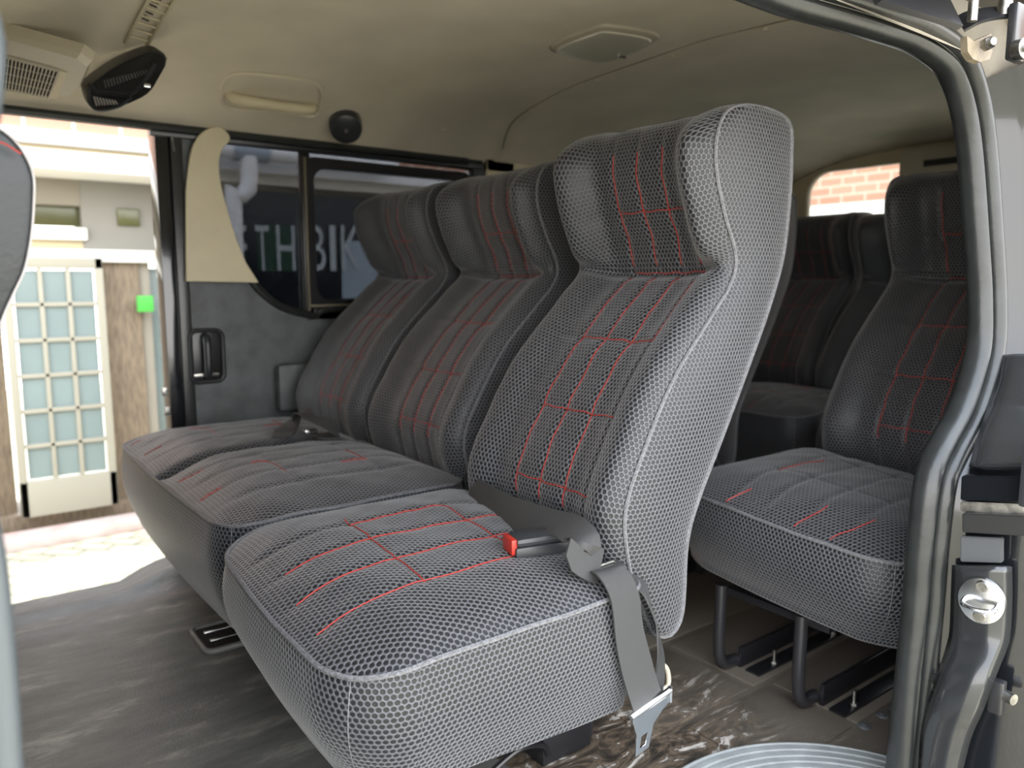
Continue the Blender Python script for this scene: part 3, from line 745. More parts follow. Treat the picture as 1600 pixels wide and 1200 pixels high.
# black louvre pod
p1, p2 = at(150, 150, z=1.235), at(240, 100, z=1.295); pc = (p1 + p2) / 2
pod = empty('black_vent_pod', tuple(pc), 'angular black plastic pod with ribbed louvres hanging beside the beige air vent', 'air vent pod')
A_ = [(133, 138), (148, 122), (175, 103), (205, 88), (235, 78), (252, 80), (261, 95), (250, 118), (232, 145), (205, 160), (165, 175), (143, 170)]
def podp(u, v, off):
    t = min(max((u - 133) / 128, 0), 1); zz = lerp(1.225, 1.305, t) ; 
    q = at(u, v, y=lerp(2.02, 1.86, t) - off); return q - pc
m = MB(); nA = 40
rim = crom([tuple(podp(u, v, 0)) for u, v in A_], nA, closed=True)
cen = podp(200, 125, .0)
back_ = [r_ + Vector((0, .05, .02)) for r_ in rim]; fr1 = [cen.lerp(r_, .93) + Vector((0, -.012, -.004)) for r_ in rim]; fr2 = [cen.lerp(r_, .86) + Vector((0, -.006, 0)) for r_ in rim]
m.add(back_ + rim + fr1 + fr2 + [cen + Vector((0, -.002, 0))], [[k * nA + i, k * nA + (i + 1) % nA, (k + 1) * nA + (i + 1) % nA, (k + 1) * nA + i] for k in range(3) for i in range(nA)] + [[3 * nA + i, 3 * nA + (i + 1) % nA, 4 * nA] for i in range(nA)])
m.build('shell', M['plastic'], pod)
m = MB()
for k in range(16):
    u = 163 + k * 4.6; m.tube([podp(u, 131 - k * 1.3 - 6 + (k * .2), .012), podp(u + 3, 137 - k * 1.6, .012)], .0022, 5)
m.build('louvre', mat('louvre_grey', (.09, .09, .092), .4), pod)
m = MB()
for k in range(8): m.tube([podp(147 + k * 4.6, 151 + k * .9, .016), podp(151 + k * 4.6, 165 - k * .3, .016)], .002, 5)
m.build('louvre', mat('louvre_pale', (.3, .28, .27), .4), pod)
m = MB(); m.tube(crom([tuple(podp(u, v, .016)) for u, v in ((140, 132), (152, 145), (175, 146), (200, 148), (222, 132), (243, 100))], 30), .0045, 8); m.tube(crom([tuple(podp(u, v, .014)) for u, v in ((141, 140), (140, 160), (155, 172), (185, 166), (205, 152))], 20), .004, 8); m.build('ridge', M['plastic'], pod)
m = MB(); q_ = podp(230, 134, .018); m.box(q_ - Vector((.007, .004, .004)), q_ + Vector((.007, .004, .004)), .002); m.build('clip', M['chrome'], pod)
# belt guide track on ceiling above the pod
t0, t1 = oncz(212, 68), oncz(262, -20)
trk = empty('ceiling_slot_track', tuple((t0 + t1) / 2), 'narrow beige slotted track in the headliner above the black pod', 'ceiling track'); ct = (t0 + t1) / 2
dv = (t1 - t0).normalized(); sv = dv.cross(Vector((0, 0, 1))).normalized()
m = MB()
for s_ in (-.022, .022): m.tube([t0 - ct + sv * s_ + Vector((0, 0, -.003)), t1 - ct + sv * s_ + Vector((0, 0, -.003))], .0035, 6)
for k in range(7): a = (t0 - ct).lerp(t1 - ct, .1 + k * .13); m.tube([a - sv * .022 + Vector((0, 0, -.003)), a + sv * .022 + dv * .015 + Vector((0, 0, -.003))], .002, 5)
m.build('rails', M['trim'], trk)
m = MB()
for k in range(8): a = (t0 - ct).lerp(t1 - ct, .45 + k * .06); m.tube([a + Vector((0, 0, -.002)), a + sv * .015 + dv * .008 + Vector((0, 0, -.002))], .0016, 5)
m.build('slots', M['dark'], trk)

# ------------------------------------------------------------------ far wall with its window
WY = 2.262
def PX(u, v, y=WY): p = at(u, v, y=y); return (p.x, p.z)
xA = PX(285, 400)[0]
# quarter window outline
win = [PX(338, 232), PX(336, 265), PX(344, 315), PX(362, 375), PX(384, 425), PX(410, 458), PX(445, 482), PX(500, 494), (1.0, .735), (1.50, .735), (1.54, .78), (1.54, 1.18), (1.51, 1.21), PX(600, 244), PX(475, 226), PX(370, 213), PX(345, 215)]
winS = [(p.x, p.y) for p in crom([(a, b, 0) for a, b in win], 90, closed=True)]
topz = 1.27
wall = plate('wall_far', [(.52, -.05), (3.27, -.05), (3.27, topz), (.52, topz + .02)], [winS, rrect(1.72, .76, 2.35, 1.19, .06), rrect(2.5, .76, 3.1, 1.19, .06)], .03, M['doorcard'], None, XZ(WY + .02))
tag(wall, 'dark grey far side wall of the van', None, kind='structure')
# cream trim covers header over later windows
cr_ = MB(); cr_.box((1.58, WY - .022, 1.2), (3.24, WY - .002, 1.275), .004); cr_.box((1.58, WY - .022, .72), (1.70, WY - .002, 1.25), .004)
cr_.box((2.37, WY - .022, .72), (2.48, WY - .002, 1.25), .004); cr_.box((3.12, WY - .022, .72), (3.24, WY - .002, 1.25), .004); cr_.box((1.58, WY - .02, .66), (3.24, WY - .002, .745), .004)
o = cr_.build('trim_3', M['trim']); tag(o, kind='structure')
for i, r_ in enumerate((rrect(1.70, .74, 2.37, 1.21, .06), rrect(2.48, .74, 3.12, 1.21, .06))):
    o = plate('window_%d' % (i + 2), r_, [], .004, M['lightglass'], None, XZ(WY + .03)); tag(o, kind='structure')
w1 = plate('window_1', [(a, b) for a, b in winS], [], .004, M['glass'], None, XZ(WY + .034)); tag(w1, 'tinted side window behind the front bench', None, kind='structure')
m = MB(); m.tube([(a, WY + .0, b) for a, b in winS], .011, 8, closed=True); m.build('window_rubber', M['seal'], w1)
dvx = PX(474, 240)[0]
m = MB(); m.box((dvx - .006, WY + .005, .70), (dvx + .022, WY + .03, 1.225), .003); m.box((.6, WY + .004, 1.205), (1.56, WY + .028, 1.232), .004); m.box((dvx, WY + .005, .70), (1.55, WY + .03, .74), .004)
m.build('window_frame', M['black'], w1)
m = MB(); m.box((dvx - .001, WY - .004, .73), (dvx + .006, WY + .008, 1.19), .002); m.box((dvx, WY - .002, .742), (1.5, WY + .008, .75), .002); m.build('window_bead', mat('bronze_bead', (.14, .12, .08), .35), w1)
inner = rrect(dvx + .03, .762, 1.50, 1.165, .045)
outer_ = rrect(dvx + .008, .738, 1.53, 1.19, .03)
plate('sliding_sash', outer_, [inner], .018, M['black'], w1, XZ(WY + .016), bev=.003)
# header line
m = MB(); m.tube([(x, 2.245, ceil_z(x, 2.245) - .012 + .0) for x in [-1.1 + .1 * i for i in range(27)]], .012, 8); o = m.build('trim_4', M['seal']); tag(o, kind='structure')
m = MB(); m.box((.50, WY - .012, 1.205), (1.57, WY + .01, 1.245), .004); o = m.build('trim_5', M['black']); tag(o, kind='structure')
m = MB(); m.box((-1.1, WY + .005, 1.245), (3.24, WY + .06, 1.32), .004); o = m.build('trim_6', M['black']); tag(o, kind='structure')
# door edge (black strips) of the far opening
xe = at(262, 400, y=2.27).x
m = MB(); m.box((xe - .018, 2.262, -.05), (xe + .022, 2.34, 1.24), .005); o = m.build('trim_7', M['gloss']); tag(o, 'black pillar at the rear edge of the far doorway', None, kind='structure')
m = MB(); m.box((xe + .018, WY - .01, .0), (xe + .05, WY + .03, 1.24), .006); o = m.build('trim_8', M['seal']); tag(o, kind='structure')
m = MB(); p = at(268, 207, y=2.255); m.tube([p, p + Vector((0, 0, .03)), p + Vector((.012, -.004, .035))], .006, 8); m.tube([p, p + Vector((.004, 0, -.05))], .004, 8)
o = m.build('door_latch', M['steel']); tag(o, 'small worn metal latch at the top of the far door pillar', 'latch')
for u, v in ((258, 612), (262, 642)):
    p = at(u, v, y=2.25); m = MB(); m.box(p - Vector((.008, .006, .012)), p + Vector((.008, .006, .012)), .003)
    o = m.build('latch_block', M['steel']); tag(o, 'small metal block low on the far door pillar, ' + ('upper' if v < 620 else 'lower') + ' one', 'latch', 'metal blocks on the far pillar')
# cream upper trim
tr = [PX(289, 438), PX(289, 300), PX(294, 250), PX(304, 220), PX(320, 206), PX(338, 203), PX(350, 212), PX(352, 222), PX(342, 232), PX(336, 250), PX(337, 280), PX(346, 320), PX(362, 372), PX(378, 412), PX(396, 440)]
trS = [(p.x, p.y) for p in crom([(a, b, 0) for a, b in tr[1:-1]], 70)]
ut = plate('upper_trim_panel', [tr[0]] + trS + [tr[-1]], [], .014, M['trim'], None, XZ(WY - .022), bev=.003)
tag(ut, 'cream plastic trim panel curving up beside the far window', 'trim panel')
# door pull handle
h_ = at(322, 556, y=WY); dh = empty('door_handle_unit', tuple(h_), 'black door pull handle in a recess on the far wall', 'door handle')
hh = .073
m = MB(); m.tube([(a, -.012, b) for a, b in rrect(-.045, -hh, .045, hh, .022)], .006, 8, closed=True); m.build('surround', M['plastic'], dh)
m = MB(); m.box((-.04, -.006, -hh + .005), (.04, -.002, hh - .005), .002); m.build('recess', M['black'], dh)
m = MB(); m.tube(crom([(-.004, -.008, -.055), (-.004, -.03, -.045), (-.004, -.034, 0), (-.004, -.03, .045), (-.004, -.008, .055)], 24), .012, 12); m.build('grip', M['plastic'], dh)
m = MB(); m.box((-.04, -.018, -.058), (.03, -.01, -.048), .003); m.build('release_lever', M['steel'], dh)
# armrest bump on far wall
m = MB(); p = at(455, 590, y=WY - .02); m.box(p - Vector((.05, .03, .1)), p + Vector((.3, .012, .045)), .02); o = m.build('wall_armrest', M['doorcard']); tag(o, 'rounded dark grey armrest moulding on the far wall beside the bench', 'armrest')

# ------------------------------------------------------------------ rear wall and window
rw = plate('wall_rear', [(.40, -.05), (2.42, -.05), (2.42, 1.45), (.40, 1.45)], [rrect(.75, .78, at(1262, 330, x=3.25).y, at(1350, 262, x=3.25).z, .10)], .04, M['trim'], None, YZ(3.25)); tag(rw, kind='structure')
o = plate('window_4', rrect(.73, .76, 2.10, 1.34, .10), [], .004, M['clear'], None, YZ(3.28)); tag(o, 'rear window with a brick wall beyond', None, kind='structure')
m = MB(); m.box((3.15, .9, 1.235), (3.23, 1.60, 1.34), .012); bl = m.build('brake_light_housing', M['beige']); tag(bl, 'grey-beige brake light housing above the rear window', 'light housing')
m = MB(); m.box((3.142, 1.0, 1.265), (3.152, 1.50, 1.29), .003); m.build('slot', M['plastic'], bl)
m = MB(); m.box((3.0, .56, -.02), (3.22, 2.2, .7), .03); o = m.build('rear_boot_panel', M['doorcard']); tag(o, kind='structure'); o.name = 'trim_9'

# ------------------------------------------------------------------ floor
def fz(x, y):
    z = 0
    if x < .60: z += .016 * gauss(y, 2.14, .035) + .006 * gauss(y, 2.03, .02)
    z += .045 * sstep(.30, .50, x) * sstep(1.98, 2.2, y) - .03 * sstep(.0, .2, x) * (1 - sstep(.3, .42, x)) * gauss(y, 2.26, .06) * .4
    return max(z, 0)
m = MB(); m.grid(lambda a, b: (lerp(-1.0, .72, a), lerp(.50, 2.262, b), fz(lerp(-1, .72, a), lerp(.5, 2.262, b)) + .0), 80, 150)
mt = m.build('floor_mat', M['mat']); tag(mt, 'worn black vinyl floor mat in front of the seats', 'floor mat')
mt.location.z = .004
m = MB(); m.grid(lambda a, b: (lerp(-1.0, 3.7, a), lerp(.49, 2.27, b), 0), 40, 20); fl = m.build('floor', M['rearfloor']); tag(fl, 'scuffed van floor behind and under the seats', None, kind='structure')
m = MB(); m.box((-1.2, .40, -.45), (1.15, .495, -.012), .01); m.box((-1.2, 2.275, -.45), (3.3, 2.31, -.012), .01); o = m.build('trim_10', M['gloss']); tag(o, 'black outer sills of the van', None, kind='structure')
m = MB(); m.box((-1.2, .42, -.12), (3.27, 2.3, -.012)); o = m.build('trim_11', M['black']); tag(o, kind='structure')
# raised strips on the rear floor: rubber planks with seams
pl = [((1.06, .52), (1.55, .66)), ((1.06, .68), (1.30, .86)), ((1.32, .68), (2.6, .86)), ((.98, .88), (1.26, 1.10)), ((1.28, .88), (2.6, 1.10)), ((1.0, 1.12), (2.6, 1.24))]
for i, (a, b) in enumerate(pl):
    m = MB(); m.box((a[0], a[1], .0), (b[0], b[1], .004), .0015); o = m.build('floor_plank', M['rearfloor'])
    tag(o, ['narrow floor sheet next to the door sill', 'short square floor sheet behind the ribbed step', 'long floor sheet under the second row single seat', 'short floor sheet behind the nearest seat', 'long floor sheet between the bent tube legs', 'floor sheet along the aisle'][i], 'floor sheet', 'floor sheets behind the front row')
# mat cutout with slotted metal plate near the bench leg
p = at(345, 992, z=.01); fp = empty('floor_anchor_plate', (p.x, p.y, .005), 'black recessed seat anchor with shiny slots at the bench foot', 'seat anchor')
m = MB(); m.tube([(a, b, .004) for a, b in rrect(-.05, -.07, .07, .07, .02)], .007, 8, closed=True); m.build('rim', M['mat'], fp)
m = MB(); m.box((-.045, -.065, .001), (.065, .065, .004)); m.build('plate', M['dark'], fp)
for y in (-.02, .03):
    m = MB(); m.box((-.03, y - .005, .004), (.035, y + .005, .009), .002); m.build('slot_bar', M['chrome'], fp)
# ribbed step pad (door sill)
st = empty('sill_step_pad', tuple(at(1250, 1190, z=.01)), 'pale grey ribbed step pad at the near door sill', 'step pad'); so = st.location.copy()
m = MB(); cx_, cy_ = .93, .30
def padf(a, b):
    r = lerp(.12, .335, a); an = math.radians(lerp(-40, 125, b)); w_ = r / .017
    return Vector((.95 + r * math.cos(an), .45 + r * math.sin(an), .012 + .004 * (1 if (w_ % 1) < .6 else 0) - .01 * sstep(.96, 1, a))) - so
m.grid(padf, 160, 60); m.build('ribbed_pad', M['alu'], st)
# bolts, rivets on the floor near sill
for i, (u, v) in enumerate(((1350, 1135), (1378, 1118), (1398, 1108))):
    p = at(u, v, z=.004); m = MB(); m.tube([p, p + Vector((0, 0, .003))], [.012, .009], 18); m.tube([p + Vector((0, 0, .003)), p + Vector((0, 0, .006))], .005, 10)
    o = m.build('floor_plug', M['doorcard']); tag(o, 'round plug in the floor behind the ribbed step', 'plug', 'floor plugs near the sill')

# ------------------------------------------------------------------ near door opening: seal, jamb, outer skin
def yd(z): return .50 + .10 * max(0, z - .55)
def onseal(u, v):
    z = .8
    for _ in range(30): z = at(u, v, y=yd(z)).z
    return at(u, v, y=yd(z))
Wpx = [(1215, -22), (1272, -2), (1340, 18), (1400, 38), (1440, 53), (1480, 78), (1503, 105), (1522, 160), (1534, 240), (1545, 390), (1549, 470), (1546, 550), (1520, 640), (1489, 700), (1469, 750), (1456, 850), (1448, 950), (1436, 1070), (1424, 1190), (1420, 1250)]
Wp = [Vector((-1.0, .56, 1.165)), Vector((-.4, .56, 1.165)), Vector((.2, .558, 1.163)), Vector((.5, .557, 1.158))] + [onseal(u, v) for u, v in Wpx]
last = Wp[-1]; Wp += [Vector((last.x, .5, -.15)), Vector((last.x, .5, -.4))]
PATH = crom(Wp, 260)
def sweep(path, prof, name, m, parent=None, closed=False, prof2=None):
    """prof: list of (n, y) ; n along outward in-plane normal"""
    v = []; L = len(path); K = len(prof)
    for i in range(L):
        t = path[min(i + 1, L - 1)] - path[max(i - 1, 0)]; t = Vector((t.x, 0, t.z)).normalized(); nn = Vector((-t.z, 0, t.x))
        w_ = sstep(.60, .72, path[i].z) if prof2 else 0
        for q_ in range(K):
            a, b = prof[q_]
            if prof2: a, b = lerp(a, prof2[q_][0], w_), lerp(b, prof2[q_][1], w_)
            v.append(path[i] + nn * a + Vector((0, b, 0)))
    f = [[i * K + k, i * K + (k + 1) % K, (i + 1) * K + (k + 1) % K, (i + 1) * K + k] for i in range(L - 1) for k in range(K if closed else K - 1)]
    mb = MB(); mb.add(v, f); return mb.build(name, m, parent)
# outward normal check: along +x at top, t=(1,0,0) -> n=(0,0,1) outward (up): good
def circ(cn, cy, r, n=10, sy=1): return [(cn + r * math.cos(2 * math.pi * k / n), cy + r * sy * math.sin(2 * math.pi * k / n)) for k in range(n)]
seal = sweep(PATH, circ(-.008, .014, .013, 12, 1.5), 'door_weatherstrip', M['seal'], None, True)
tag(seal, 'dark rubber weatherstrip running around the near door opening', 'weatherstrip')
sweep(PATH, circ(.012, -.004, .0125, 12, 1.2), 'outer_lip', M['seal'], seal, True)
sweep(PATH, circ(.002, .001, .004, 8), 'bright_bead', mat('worn_bright_bead', (.3, .3, .27), .3, metal=.6), seal, True)
KJ = next(i for i, p in enumerate(PATH) if p.x > .9 and p.z < 1.125)
jamb = sweep(PATH[KJ:], [(.0, .03), (.012, .004), (.020, -.008), (.026, -.045), (.032, -.09), (.036, -.14), (.046, -.155), (.10, -.16), (.6, -.163)], 'wall_near', M['gloss'], None, False, [(0, .03), (.012, .004), (.022, -.006), (.050, -.034), (.053, -.038), (.062, -.052), (.067, -.056), (.10, -.06), (.6, -.064)])
tag(jamb, 'glossy black door jamb and body side at the near opening', None, kind='structure')
hd = sweep(PATH[:KJ + 2], [(0, .03), (.012, .004), (.022, -.006), (.050, -.020), (.085, -.034), (.09, -.05), (.6, -.064)], 'trim_12', mat('header_paint', (.17, .15, .12), .5, noise=.25, nscale=30)); tag(hd, kind='structure')
# inner wall behind the jamb (rear side wall, near side)
m = MB(); m.box((1.50, .46, -.02), (3.25, .54, .78), .01); m.box((1.50, .50, .78), (1.72, .56, 1.14), .01); m.box((1.5, .52, 1.06), (3.25, .60, 1.18), .01); m.box((3.0, .5, .7), (3.25, .56, 1.1), .01)
o = m.build('trim_13', M['gloss']); tag(o, kind='structure')
m = MB(); m.box((1.70, .525, .77), (3.02, .529, 1.07)); o = m.build('window_5', M['lightglass']); tag(o, kind='structure')
# front edge of the near opening
fe = [at(-60, -60, y=.54), at(-22, 40, y=.54), at(-20, 120, y=.53), at(-34, 220, y=.53), at(-75, 400, y=.52), at(-70, 650, y=.5), at(-22, 850, y=.5), at(-4, 1000, y=.5), at(10, 1200, y=.5), at(18, 1400, y=.5), at(20, 1800, y=.5)]
m = MB(); m.tube(crom(fe, 70), .0085, 10); o = m.build('front_weatherstrip', mat('pale_worn_rubber', (.07, .08, .085), .35)); tag(o, 'pale grey rubber strip at the front edge of the near doorway', 'weatherstrip')
m = MB(); m.box((-1.1, .40, -.5), (-1.04, 2.4, 1.46), .01); o = m.build('front_light_block', M['doorcard']); tag(o, 'added dark panel closing the unseen cabin front against daylight', None, kind='structure')  # added opaque panel, blocks daylight that would enter through the open cabin front
m = MB(); m.box((-1.1, 2.27, -.5), (.04, 2.34, 1.3), .01); o = m.build('trim_15', M['gloss']); tag(o, kind='structure')  # unseen far front body side, extended rearward to keep daylight off the bench
m = MB(); m.box((-1.1, .44, -.05), (-.075, .56, 1.17), .01); o = m.build('trim_14', M['gloss']); tag(o, kind='structure')

def onj(u, v, y): return at(u, v, y=y)
def jx(v):
    a = [q for q in Wpx if q[1] <= v][-1]; b = [q for q in Wpx if q[1] > v][0]
    return onseal(lerp(a[0], b[0], (v - a[1]) / (b[1] - a[1])), v).x
def jquad(name, uvs, y0, y1, m, label, cat, thick=.01, parent=None, bev=0):
    """raised plate on the jamb, its outer face at x = seal line + y0 (left) .. + y1 (right)"""
    x0 = jx((uvs[0][1] + uvs[3][1]) / 2)
    P = [at(*uvs[0], x=x0 + y0), at(*uvs[1], x=x0 + y1), at(*uvs[2], x=x0 + y1), at(*uvs[3], x=x0 + y0)]
    n = (P[1] - P[0]).cross(P[3] - P[0]).normalized()
    if n.dot(FWD) < 0: n = -n
    Q = [p + n * thick for p in P]
    mb = MB(); bm = bmesh.new(); vs = [bm.verts.new(p) for p in P + Q]
    for q in ([0, 1, 2, 3], [4, 5, 6, 7], [0, 1, 5, 4], [1, 2, 6, 5], [2, 3, 7, 6], [3, 0, 4, 7]): bm.faces.new([vs[i] for i in q])
    bmesh.ops.recalc_face_normals(bm, faces=bm.faces); bmesh.ops.bevel(bm, geom=bm.edges[:], offset=bev or .0015, segments=2, affect='EDGES')
    bm.verts.index_update(); mb.add([v_.co for v_ in bm.verts], [[v_.index for v_ in f.verts] for f in bm.faces]); bm.free()
    o = mb.build(name, m, parent)
    if label: tag(o, label, cat)
    return o
def jloft(name, rows, m, label, cat):
    V = []; K = 8; mb = MB()
    Rr = crom([(a[0], a[1], a[2]) for a in rows], 40); Xo = crom([(a[0], a[3], 0) for a in rows], 40)
    xs0 = [jx(min(1240, p.x)) for p in Rr]
    for p, q, x0 in zip(Rr, Xo, xs0):
        for k in range(K + 1):
            t = k / K; e = .010 * (abs(2 * t - 1) ** 6)
            V.append(at(lerp(p.y, p.z, t), p.x, x=x0 + q.y + e + .004 * t))
    n_ = len(Rr); mb.add(V, [[i * (K + 1) + k, i * (K + 1) + k + 1, (i + 1) * (K + 1) + k + 1, (i + 1) * (K + 1) + k] for i in range(n_ - 1) for k in range(K)])
    o = mb.build(name, m); sol = o.modifiers.new('s', 'SOLIDIFY'); sol.thickness = .012; sol.offset = -1 if (V[K + 1] - V[0]).cross(V[1] - V[0]).x < 0 else 1
    return tag(o, label, cat)
M['jpaint'] = mat('jamb_paint', (.030, .032, .034), .22, coat=.5, metal=.3)
jloft('striker_panel', [(882, 1500, 1570, .004), (930, 1498, 1571, .006), (985, 1496, 1568, .006), (1010, 1492, 1562, .0), (1050, 1480, 1545, -.016), (1100, 1462, 1526, -.022), (1140, 1452, 1508, -.018), (1190, 1448, 1494, -.012), (1235, 1446, 1486, -.01)], M['jpaint'], 'raised glossy dark panel around the door striker, swept forward at its foot', 'body panel')
jloft('upper_jamb_panel', [(560, 1572, 1640, .02), (600, 1567, 1640, .018), (640, 1553, 1640, .014), (690, 1536, 1640, .01), (735, 1524, 1640, .008)], M['jpaint'], 'raised glossy dark panel above the rail brackets', 'body panel')
rail = jquad('rail_bracket', [(1502, 744), (1600, 746), (1600, 784), (1500, 782)], -.006, .0, M['gloss'], 'black upper rail bracket on the near door jamb', 'rail bracket', .02)
jquad('groove_plate', [(1500, 784), (1600, 788), (1600, 806), (1500, 800)], -.0, .008, M['steel'], None, None, .012, rail)
jquad('rail_bracket', [(1503, 802), (1602, 806), (1602, 838), (1503, 832)], -.008, -.002, mat('worn_black_steel', (.06, .06, .06), .25, metal=.6), 'lower rail bracket on the near door jamb, below the groove', 'rail bracket', .02)
jquad('jamb_step_plate', [(1500, 838), (1566, 841), (1566, 880), (1500, 878)], .004, .010, mat('pale_glossy_paint', (.08, .085, .09), .22, coat=.5), 'shiny pale plate above the door striker', 'jamb plate', .01)
# striker
JX = jx(938) - .005; sc_ = at(1534, 938, x=JX); sk = empty('door_striker', tuple(sc_), 'round metal door striker with a loop bolted to the near door jamb', 'door striker')
e1 = Vector((.15, -1, 0)).normalized(); e2 = Vector((0, 0, 1)); en = e1.cross(e2).normalized()
if en.dot(FWD) > 0: en = -en
m = MB(); v = []; n = 28
for k, (rr, dz) in enumerate(((1, 0), (.96, .004), (.6, .005), (0.01, .005))):
    v += [e1 * (.030 * rr * math.cos(2 * math.pi * i / n)) + e2 * (.034 * rr * math.sin(2 * math.pi * i / n)) + en * dz for i in range(n)]
m.add(v, [[k * n + i, k * n + (i + 1) % n, (k + 1) * n + (i + 1) % n, (k + 1) * n + i] for k in range(3) for i in range(n)]); m.build('base_plate', M['chrome'], sk)
m = MB(); m.tube(crom([e1 * -.02 + en * .004 + e2 * -.002, e1 * -.018 + en * .022 + e2 * -.004, en * .026 + e2 * -.006, e1 * .018 + en * .022 + e2 * -.004, e1 * .02 + en * .004 + e2 * -.002], 20), .0035, 8); m.build('loop', M['chrome'], sk)
for dz in (.022, -.022):
    m = MB(); m.tube([e2 * dz + en * .004, e2 * dz + en * .009], [.009, .007], 16); m.build('bolt', M['steel'], sk)
# round plug + bumper
pb = at(1466, 1062, x=jx(1062) + .004); m = MB(); dd = Vector((-.8, -.5, .1)).normalized(); m.tube([pb, pb + dd * .004], .010, 20); m.tube([pb + dd * .003, pb + dd * .007], .0055, 14)
o = m.build('jamb_plug', M['seal']); tag(o, 'small round rubber plug low on the near door jamb', 'plug')
pb = at(1556, 1085, x=jx(1085) + .006); m = MB(); m.box(pb + Vector((-.012, -.012, -.024)), pb + Vector((.004, .006, .024)), .003); bp_ = m.build('door_bumper', M['tube']); tag(bp_, 'black door stop bumper with bolt on the near door jamb', 'door bumper')
m = MB(); m.tube([pb + Vector((0, -.01, .004)), pb + Vector((-.004, -.024, .004))], .008, 12); m.build('bolt', M['steel'], bp_)
# hinge / roller bracket at the top corner
br_ = empty('roller_bracket', tuple(onj(1460, 70, .51)), 'tan door roller bracket bolted to the top corner of the near doorway', 'roller bracket'); bo = br_.location.copy()
P = [onj(u, v, .49) - bo for u, v in ((1438, 66), (1458, 58), (1500, 52), (1552, 48), (1552, 80), (1548, 96), (1530, 99), (1520, 96), (1510, 88))]
P2 = [onj(u, v, .478) - bo for u, v in ((1511, 56), (1516, 60), (1522, 64), (1549, 52), (1551, 80), (1547, 92), (1532, 97), (1520, 92), (1512, 80))]
m = MB(); m.add(P2 + [p + Vector((0.004, .01, 0)) for p in P2], [list(range(9)), list(range(9, 18))] + [[i, (i + 1) % 9, 9 + (i + 1) % 9, 9 + i] for i in range(9)]); m.build('plate', mat('tan_primer', (.30, .25, .18), .5, noise=.3, nscale=60), br_, smooth=False)
q = onj(1539, 70, .472) - bo; m = MB(); m.tube([q, q + Vector((-.004, -.008, 0))], .0085, 6); m.tube([q + Vector((-.002, -.004, 0)), q + Vector((-.008, -.014, 0))], .005, 12); m.build('bolt', M['steel'], br_)
arm = empty('door_support_arm', tuple(onj(1540, 25, .45)), 'dark curved metal arm reaching out at the top corner of the near doorway', 'door arm'); ao = arm.location.copy()
m = MB()
ap = [onj(1500, 38, .49), onj(1525, 26, .475), onj(1560, 20, .46), onj(1610, 18, .44)]
ribbon('arm', [p - ao for p in ap], [(.2, .6, .5)] * 4, .03, M['tube'], arm, th=.002, n=24)
ap = [onj(1360, -20, .5), onj(1430, 2, .495), onj(1490, 22, .485)]
ribbon('upper_arm', [p - ao for p in ap], [(.2, .4, .8)] * 3, .045, M['black'], arm, th=.004, n=16)
m = MB(); q = onj(1570, 8, .455) - ao; m.tube([q - Vector((0, 0, .014)), q + Vector((0, 0, .012))], [.011, .008], 14); q = onj(1520, 18, .47) - ao; m.tube([q - Vector((0, 0, .012)), q + Vector((0, 0, .012))], .006, 12); m.build('pin', M['steel'], arm)
q0 = onj(1593, 78, .43); ro_ = empty('door_roller', tuple(q0), 'small dark roller with a pin at the right edge of the doorway', 'roller')
m = MB(); m.tube([(0, .004, 0), (-.003, -.008, 0)], .013, 20); m.tube([(-.003, -.008, 0), (-.005, -.013, 0)], .005, 12); m.build('wheel', M['steel'], ro_)
m = MB(); m.box((-.004, .004, -.01), (.03, .016, .06), .004); m.build('carrier', M['tube'], ro_)
# black handle piece at the right edge
jh = at(1606, 740, x=jx(740) - .02); m = MB(); m.box(jh + Vector((-.012, -.01, -.045)), jh + Vector((.03, .006, .05)), .006); o = m.build('outer_door_handle', M['plastic']); tag(o, 'dark plastic handle at the right edge above the rail brackets', 'handle')

# ------------------------------------------------------------------ front seat backs at the left edge
fs = empty('front_passenger_seat', (-.05, .9, 0), 'black leatherette front seat back with white piping and red stitching at the left edge', 'van seat')
def FS(u, v, y): return at(u, v, y=y) - Vector((-.05, .9, 0))
ed = [(-60, 190), (-30, 196), (0, 203), (22, 222), (40, 248), (50, 278), (50, 320), (46, 370), (36, 420), (18, 460), (2, 496), (-20, 560), (-40, 640)]
E1 = crom([tuple(FS(u, v, .80)) for u, v in ed], 60)
m = MB(); n = 60; v = []
D = Vector((-.40, .0, 0))
for k, (dy, sc) in enumerate(((0.0, 0), (.012, .002), (.06, .003), (.3, .003), (.42, .0), (.45, -.01))):
    v += [p + Vector((sc, dy, sc * .5)) for p in E1]
f = [[k * n + i, k * n + i + 1, (k + 1) * n + i + 1, (k + 1) * n + i] for k in range(5) for i in range(n - 1)]
# near side face, slightly bulged, closing to a left chain
o_ = len(v)
for k in range(1, 9):
    v += [Vector((lerp(p.x, -.30, k / 8), p.y - .016 * math.sin(math.pi * min(1, k / 5)), p.z)) for p in E1]
f += [[i, i + 1, o_ + i + 1, o_ + i] for i in range(n - 1)] + [[o_ + k * n + i, o_ + k * n + i + 1, o_ + (k + 1) * n + i + 1, o_ + (k + 1) * n + i] for k in range(7) for i in range(n - 1)]
m.add(v, f); m.build('backrest', M['leather'], fs)
m = MB(); m.tube([p + Vector((.001, -.003, 0)) for p in E1], .0011, 6); m.build('piping', M['whiteedge'], fs)
m = MB(); m.tube([FS(-10, 218, .788), FS(10, 226, .788), FS(33, 240, .79)], .0008, 5); m.build('stitching', M['red'], fs)
m = MB(); m.box((-.55, -.10, .02), (-.06, .36, .42), .04); m.build('cushion', M['leather'], fs)

